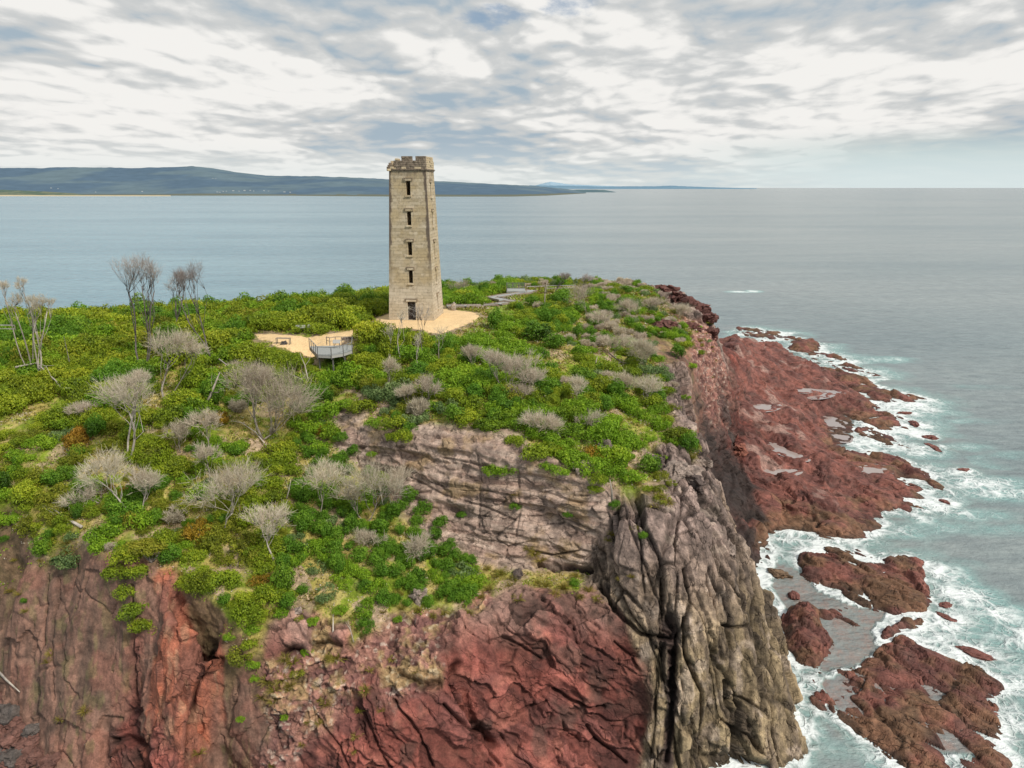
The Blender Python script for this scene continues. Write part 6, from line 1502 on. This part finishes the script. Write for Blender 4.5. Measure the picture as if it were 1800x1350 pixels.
for i, p in enumerate(cand):
    q = float(np.clip(.5 + 2.6 * (drift[i] - .5) + rngg.normal(0, .17), 0.001, .999)); q2 = rngg.uniform()
    if zl[i] or zw[i] or zd[i] or (uu[i] > 835 and vv[i] > 965): continue
    dt_ = math.hypot(p[0] - TOWER_C[0], p[1] - TOWER_C[1])
    if zc[i]:
        r = rngg.uniform(1.0, 2.2) * (1 if vv[i] < 640 else .8); kd_ = pick({'canopy': 5, 'bright': 2.2, 'olive': .9, 'round': 1.0}, q); sp = .8
        if vv[i] > 640 and dens[i] < .42: continue
    elif zg[i]:
        if zbare[i] and q2 < .75: continue
        r = rngg.uniform(.55, 1.05); kd_ = pick({'round': 5, 'bright': 3, 'sage': 1.3, 'olive': 1}, q); sp = .85
        if dens[i] < .3: continue
    elif uu[i] > 1000 and vv[i] < 620:
        r = rngg.uniform(.5, 1.1); kd_ = pick({'olive': 2, 'sage': 1.5, 'bright': 2, 'round': 1.4, 'grey': 1.8}, q); sp = 1.2
        if dn2[i] < .42: continue
    elif uu[i] > 640:
        r = rngg.uniform(.6, 1.45); kd_ = pick({'bright': 4, 'round': 2.2, 'canopy': 3, 'olive': 1, 'grey': .7, 'sage': .4}, q); sp = .85
        if dens[i] < .36 or (uu[i] > 1050 and dens[i] < .46): continue
    else:
        r = rngg.uniform(.45, 1.3); kd_ = pick({'canopy': 4, 'olive': 2.2, 'round': 1.6, 'bright': 2.6, 'sage': 1.2, 'grey': .5, 'orange': .3}, q); sp = .85
        if dens[i] < .41: continue
    if og[i] < r * .8 + .3 or dt_ < 5.5 + r: continue
    hmul = 1.0
    if zpath[i]: r *= .5; hmul = .65
    if clash(p, r * sp): continue
    mark(p, r * sp); place(p, r, kd_, rngg.uniform(.95, 1.45) * hmul)
px_ = np.array([r * F_PX / depth_of(p) for p, r, k, h_ in PLACED]); pu, pv = project(np.array([p for p, *_ in PLACED]))
inview = (pu > -40) & (pu < 1840) & (pv < 1390)
order = np.argsort(-px_ * inview)
SHR = [i for i in order if PLACED[i][2] != 'grey']; GRY = [i for i in order if PLACED[i][2] == 'grey']
print('shrubs', len(SHR), 'grey', len(GRY))

def zone(u, v):
    if u < 690 and v < 600: return 'on the ridge left of the tower' if u > 360 else 'on the far left ridge'
    if in_poly(np.array([u]), np.array([v]), [(630, 590), (790, 590), (790, 650), (630, 650)])[0]: return 'just below the tower'
    if v < 550 and u < 910: return 'just right of the tower'
    if u > 1000 and v < 625: return 'near the far right tip'
    if in_poly(np.array([u]), np.array([v]), Z_GUL)[0]: return 'in the gully below the sandstone wall'
    if u >= 640 and v < 700: return 'on the upper right slope'
    if u >= 640 and v < 800: return 'above the sandstone wall'
    if u >= 640: return 'on the rock ledges'
    if v < 700: return 'on the slope below the gravel path'
    if v < 850: return 'on the middle of the left slope'
    if v < 980: return 'on the lower left slope'
    return 'along the lower cliff edge'
def label_all(idx, obs, kindname):
    """superlatives for the outermost of each kind and zone; the others of that kind and zone look alike"""
    G = {}
    for i, o in zip(idx, obs): G.setdefault((kindname(i), zone(pu[i], pv[i])), []).append((i, o))
    for (kn, zn), L in G.items():
        if len(L) == 1: L[0][1]['label'] = 'the only %s %s' % (kn, zn); continue
        rest = dict((i, o) for i, o in L)
        def take(f, word):
            if len(rest) < 2: return
            i = f(rest); rest[i]['label'] = '%s %s %s' % (word, kn, zn); del rest[i]
        take(lambda r_: max(r_, key=lambda i: px_[i]), 'largest'); take(lambda r_: min(r_, key=lambda i: pu[i]), 'leftmost small')
        take(lambda r_: max(r_, key=lambda i: pu[i]), 'rightmost small')
        if len(rest) > 2: take(lambda r_: max(r_, key=lambda i: pv[i]), 'lowest small')
        if len(rest) > 2: take(lambda r_: min(r_, key=lambda i: pv[i]), 'highest small')
        for i in rest: rest[i]['label'] = ('one of the inner %ss %s' if len(rest) > 1 else 'inner %s %s') % (kn, zn)
def put_shrub(i, name, cat, group):
    p, r, kd_, hs = PLACED[i]; me = SH[kd_][rngg.integers(0, len(SH[kd_]))]
    o = bpy.data.objects.new(name, me); COL.objects.link(o); o.location = (p[0], p[1], p[2] - .12 * r)
    e_ = rngg.uniform(.78, 1.28); o.scale = (r * e_, r / e_ ** .6, r * hs); o.rotation_euler = (rngg.normal(0, .06), rngg.normal(0, .06), rngg.uniform(0, 6.28))
    return tag(o, 'shrub', cat, group)
MAXS = 298
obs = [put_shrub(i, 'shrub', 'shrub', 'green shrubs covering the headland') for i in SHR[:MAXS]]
label_all(SHR[:MAXS], obs, lambda i: KIND[PLACED[i][2]])
obs = [put_shrub(i, 'dead_shrub', 'dead shrub', 'low grey dead shrubs') for i in GRY]
label_all(GRY, obs, lambda i: KIND['grey'])
def merged(idx, name):
    Vs, Ts, mi, mats = [], [], [], []
    for i in idx:
        p, r, kd_, hs = PLACED[i]; me = SH[kd_][rngg.integers(0, len(SH[kd_]))]; nv = len(me.vertices)
        c = np.empty(nv * 3, np.float32); me.vertices.foreach_get('co', c); c = c.reshape(-1, 3); t = np.empty(nv, np.float32); me.attributes['tone'].data.foreach_get('value', t)
        keep = np.repeat(rngg.uniform(size=nv // 4) < .8, 4); c = c[keep]; t = t[keep]
        a = rngg.uniform(0, 6.28); ca, sa = math.cos(a), math.sin(a)
        q = np.stack([(c[:, 0] * ca - c[:, 1] * sa) * r, (c[:, 0] * sa + c[:, 1] * ca) * r, c[:, 2] * r * hs - .12 * r], 1) + p
        Vs.append(q); Ts.append(np.clip(t + rngg.uniform(-.14, .14), 0, 1)); m_ = me.materials[0]
        if m_ not in mats: mats.append(m_)
        mi.append(np.full(len(q) // 4, mats.index(m_)))
    Vq = np.concatenate(Vs); me = mesh_np(name, Vq, np.arange(len(Vq)).reshape(-1, 4), 4); add_float(me, 'tone', np.concatenate(Ts))
    for m_ in mats: me.materials.append(m_)
    me.polygons.foreach_set('material_index', np.concatenate(mi).astype(np.int32)); return link(name, me)
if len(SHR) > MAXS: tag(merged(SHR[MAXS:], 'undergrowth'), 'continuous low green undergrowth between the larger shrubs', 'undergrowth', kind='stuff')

# grass tussocks
def gen_tussock(seed, blades=130):
    rng = np.random.default_rng(seed); a = rng.uniform(0, 6.28, blades); tl = rng.uniform(.15, 1.25, blades)
    d_ = np.stack([np.cos(a) * np.sin(tl), np.sin(a) * np.sin(tl), np.cos(tl)], 1); l = rng.uniform(.6, 1.1, (blades, 1))
    b0 = np.stack([np.cos(a), np.sin(a), 0 * a], 1) * .12; m1 = b0 + d_ * l * .55; e = m1 + unit(d_ + np.array((0, 0, -.55))) * l * .5
    V_ = np.concatenate([ribbons(b0, m1, .03, rng), ribbons(m1, e, .022, rng)]); t = np.repeat(np.clip(rng.normal(.5, .2, blades), 0, 1), 4)
    return V_, np.tile(t, 2)
TUS = [quad_mesh('grass_tussock', *gen_tussock(s), M['grass']) for s in (1, 2, 3)]
PL0 = len(PLACED)
for u, v, rp in [(590, 1160, 17), (578, 1155, 12), (515, 1165, 18), (500, 1160, 14), (470, 1200, 18), (482, 1215, 14), (495, 1195, 16), (510, 1205, 14), (460, 1225, 12), (480, 1235, 12), (640, 1215, 12), (632, 1250, 10), (628, 1295, 11), (705, 1070, 13), (735, 1075, 12), (700, 1045, 12), (690, 1050, 11), (880, 1010, 13), (940, 975, 14), (950, 985, 14), (930, 965, 12),
        (910, 1055, 12), (1160, 875, 13), (1175, 885, 12), (1150, 890, 12), (1075, 940, 9), (1070, 950, 9), (1115, 930, 10), (1010, 795, 10), (1218, 805, 9), (1222, 800, 8), (150, 1250, 13), (105, 1265, 10), (90, 1150, 10), (85, 1165, 11), (20, 1040, 12), (35, 1045, 11), (45, 1075, 9), (120, 955, 12), (130, 985, 10), (118, 970, 10), (350, 1325, 13), (72, 985, 8), (25, 985, 7), (960, 1030, 12), (990, 1035, 13), (1050, 1055, 12),
        (1035, 1040, 12), (975, 1045, 11), (1020, 1050, 10), (900, 1020, 11), (860, 1035, 12), (845, 1050, 10), (825, 1080, 10), (1090, 1020, 8), (1110, 1015, 8), (905, 870, 8), (1195, 770, 10), (1205, 790, 8), (1230, 600, 8), (1215, 605, 9), (780, 1080, 9), (760, 1085, 10), (650, 1180, 9), (600, 1200, 9), (560, 1230, 9), (690, 1160, 9), (730, 1180, 8), (670, 1250, 10), (540, 1270, 8), (530, 1310, 8), (620, 1320, 8)]:
    h = hit(u, v)[0]
    if h is not None: place(h, rp * 1.15 * depth_of(h) / F_PX, 'grass')
ok_u = ((BCLS[BASE_T] == REG.index('u')) | (BCLS[BASE_T] == 0)).sum(1) >= 2
pool = sow(ok_u & (cu > -20) & (cu < 1300) & (cv < 1360) & (cen[:, 1] < 150) & ~((cu < 640) & (cv < 720)) & (np.abs(fn_[:, 2]) > .3), 900, rngg)
og2 = open_ground(pool); pu2, pv2 = project(pool); nn2 = fbm(pool / 4.0, 3, 705)
cnt = 0
for i, p in enumerate(pool):
    if cnt >= 205: break
    if og2[i] < 1.2 or nn2[i] < .47: continue
    if (in_poly(pu2[i:i + 1], pv2[i:i + 1], Z_WALK)[0]): continue
    place(p, rngg.uniform(.35, .7), 'grass'); cnt += 1
px_ = np.array([r * F_PX / depth_of(p) for p, r, k, h_ in PLACED]); pu, pv = project(np.array([p for p, *_ in PLACED]))
GI = list(range(PL0, len(PLACED))); obs = []
for i in GI:
    p, r, *_ = PLACED[i]; o = bpy.data.objects.new('grass_tussock', TUS[i % 3]); COL.objects.link(o); o.location = (p[0], p[1], p[2] - .04); o.scale = (r, r, r * rngg.uniform(.7, 1.0)); o.rotation_euler = (rngg.normal(0, .15), rngg.normal(0, .15), rngg.uniform(0, 6.28))
    obs.append(tag(o, 'tussock', 'grass tussock', 'straw coloured grass tussocks'))
label_all(GI, obs, lambda i: 'straw coloured grass tussock')

# umbrella shaped living tree on the lower left slope
h = hit(268, 985)[0]; k = depth_of(h) / F_PX; ut = tag(empty('umbrella_tree', h), 'flat topped yellow green tree with a dark bent trunk on the lower left slope', 'tree')
rng = np.random.default_rng(5); mb = MB()
for j in range(7): branchy(mb, (0, 0, -.2), ((-14 + j * 5) * k * 1.2, rng.uniform(-.6, .6), 24 * k + .2 * rng.normal()), .1, .025, rng, 5, .1, 5)
mb.build('trunk', [M['bark_dark']], ut, smooth=True)
Vc, tc_ = gen_shrub(99, 26, 3600, .06, height=.5, spread=1.0); Vc = Vc * np.array((36 * k, 26 * k, 24 * k)) + np.array((-6 * k, 0, 20 * k)); 
um = quad_mesh('crown', Vc, np.clip(tc_ + .15, 0, 1), M['leaf_olive']); link('crown', um, ut)

# ground cover nobody could count
def cover(name, mat, nn, mask, seed, size, label, lvs=6, flt=None, h_=.12):
    rng = np.random.default_rng(seed); P = sow(mask, nn, rng); keep = open_ground(P) > .35
    keep &= np.hypot(P[:, 0] - TOWER_C[0], P[:, 1] - TOWER_C[1]) > 5.2
    uz, vz = project(P); keep &= ~in_poly(uz, vz, Z_DECK)
    keep &= fbm(P / 3.0, 3, seed + 3) > flt
    P = P[keep]; sc = np.clip(np.array([depth_of(p) for p in P]) / 75, .8, 1.8); n_ = len(P)
    c = np.repeat(P, lvs, 0) + rng.normal(size=(n_ * lvs, 3)) * np.array((.2, .2, .05)) * np.repeat(sc, lvs)[:, None]; c[:, 2] += h_ * rng.uniform(.2, 1.6, len(c))
    V_ = leaf_quads(c, unit(rng.normal(size=(len(c), 3)) + np.array((0, 0, .7))), np.repeat(sc, lvs)[:, None] * size, rng)
    tn = np.repeat(np.clip(rng.normal(.5, .16, n_), 0, 1), lvs); tn = np.repeat(np.clip(tn + rng.normal(0, .1, len(tn)), 0, 1), 4)
    tag(link(name, quad_mesh(name, V_, tn, M[mat])), label, 'ground cover', kind='stuff')
cover('ground_cover', 'leaf_bright', 26000, okv, 801, .10, 'low green herbs creeping over the ground between the shrubs', flt=.44)
cover('low_olive_cover', 'leaf_olive', 20000, okv, 811, .085, 'olive and yellowish low plants scattered over the slopes', flt=.46)
cover('dry_grass', 'grass', 30000, okv & ~((cu < 600) & (cv < 640)), 821, .10, 'short dry straw coloured grass on the bare patches', flt=.47, lvs=5)
cover('dead_twig_litter', 'twig', 9000, okv & ~((cu < 640) & (cv < 640)), 831, .09, 'grey dead twigs and litter lying between the shrubs', flt=.5, lvs=5)
print('vegetation done', round(time.time() - T0, 1), 's')
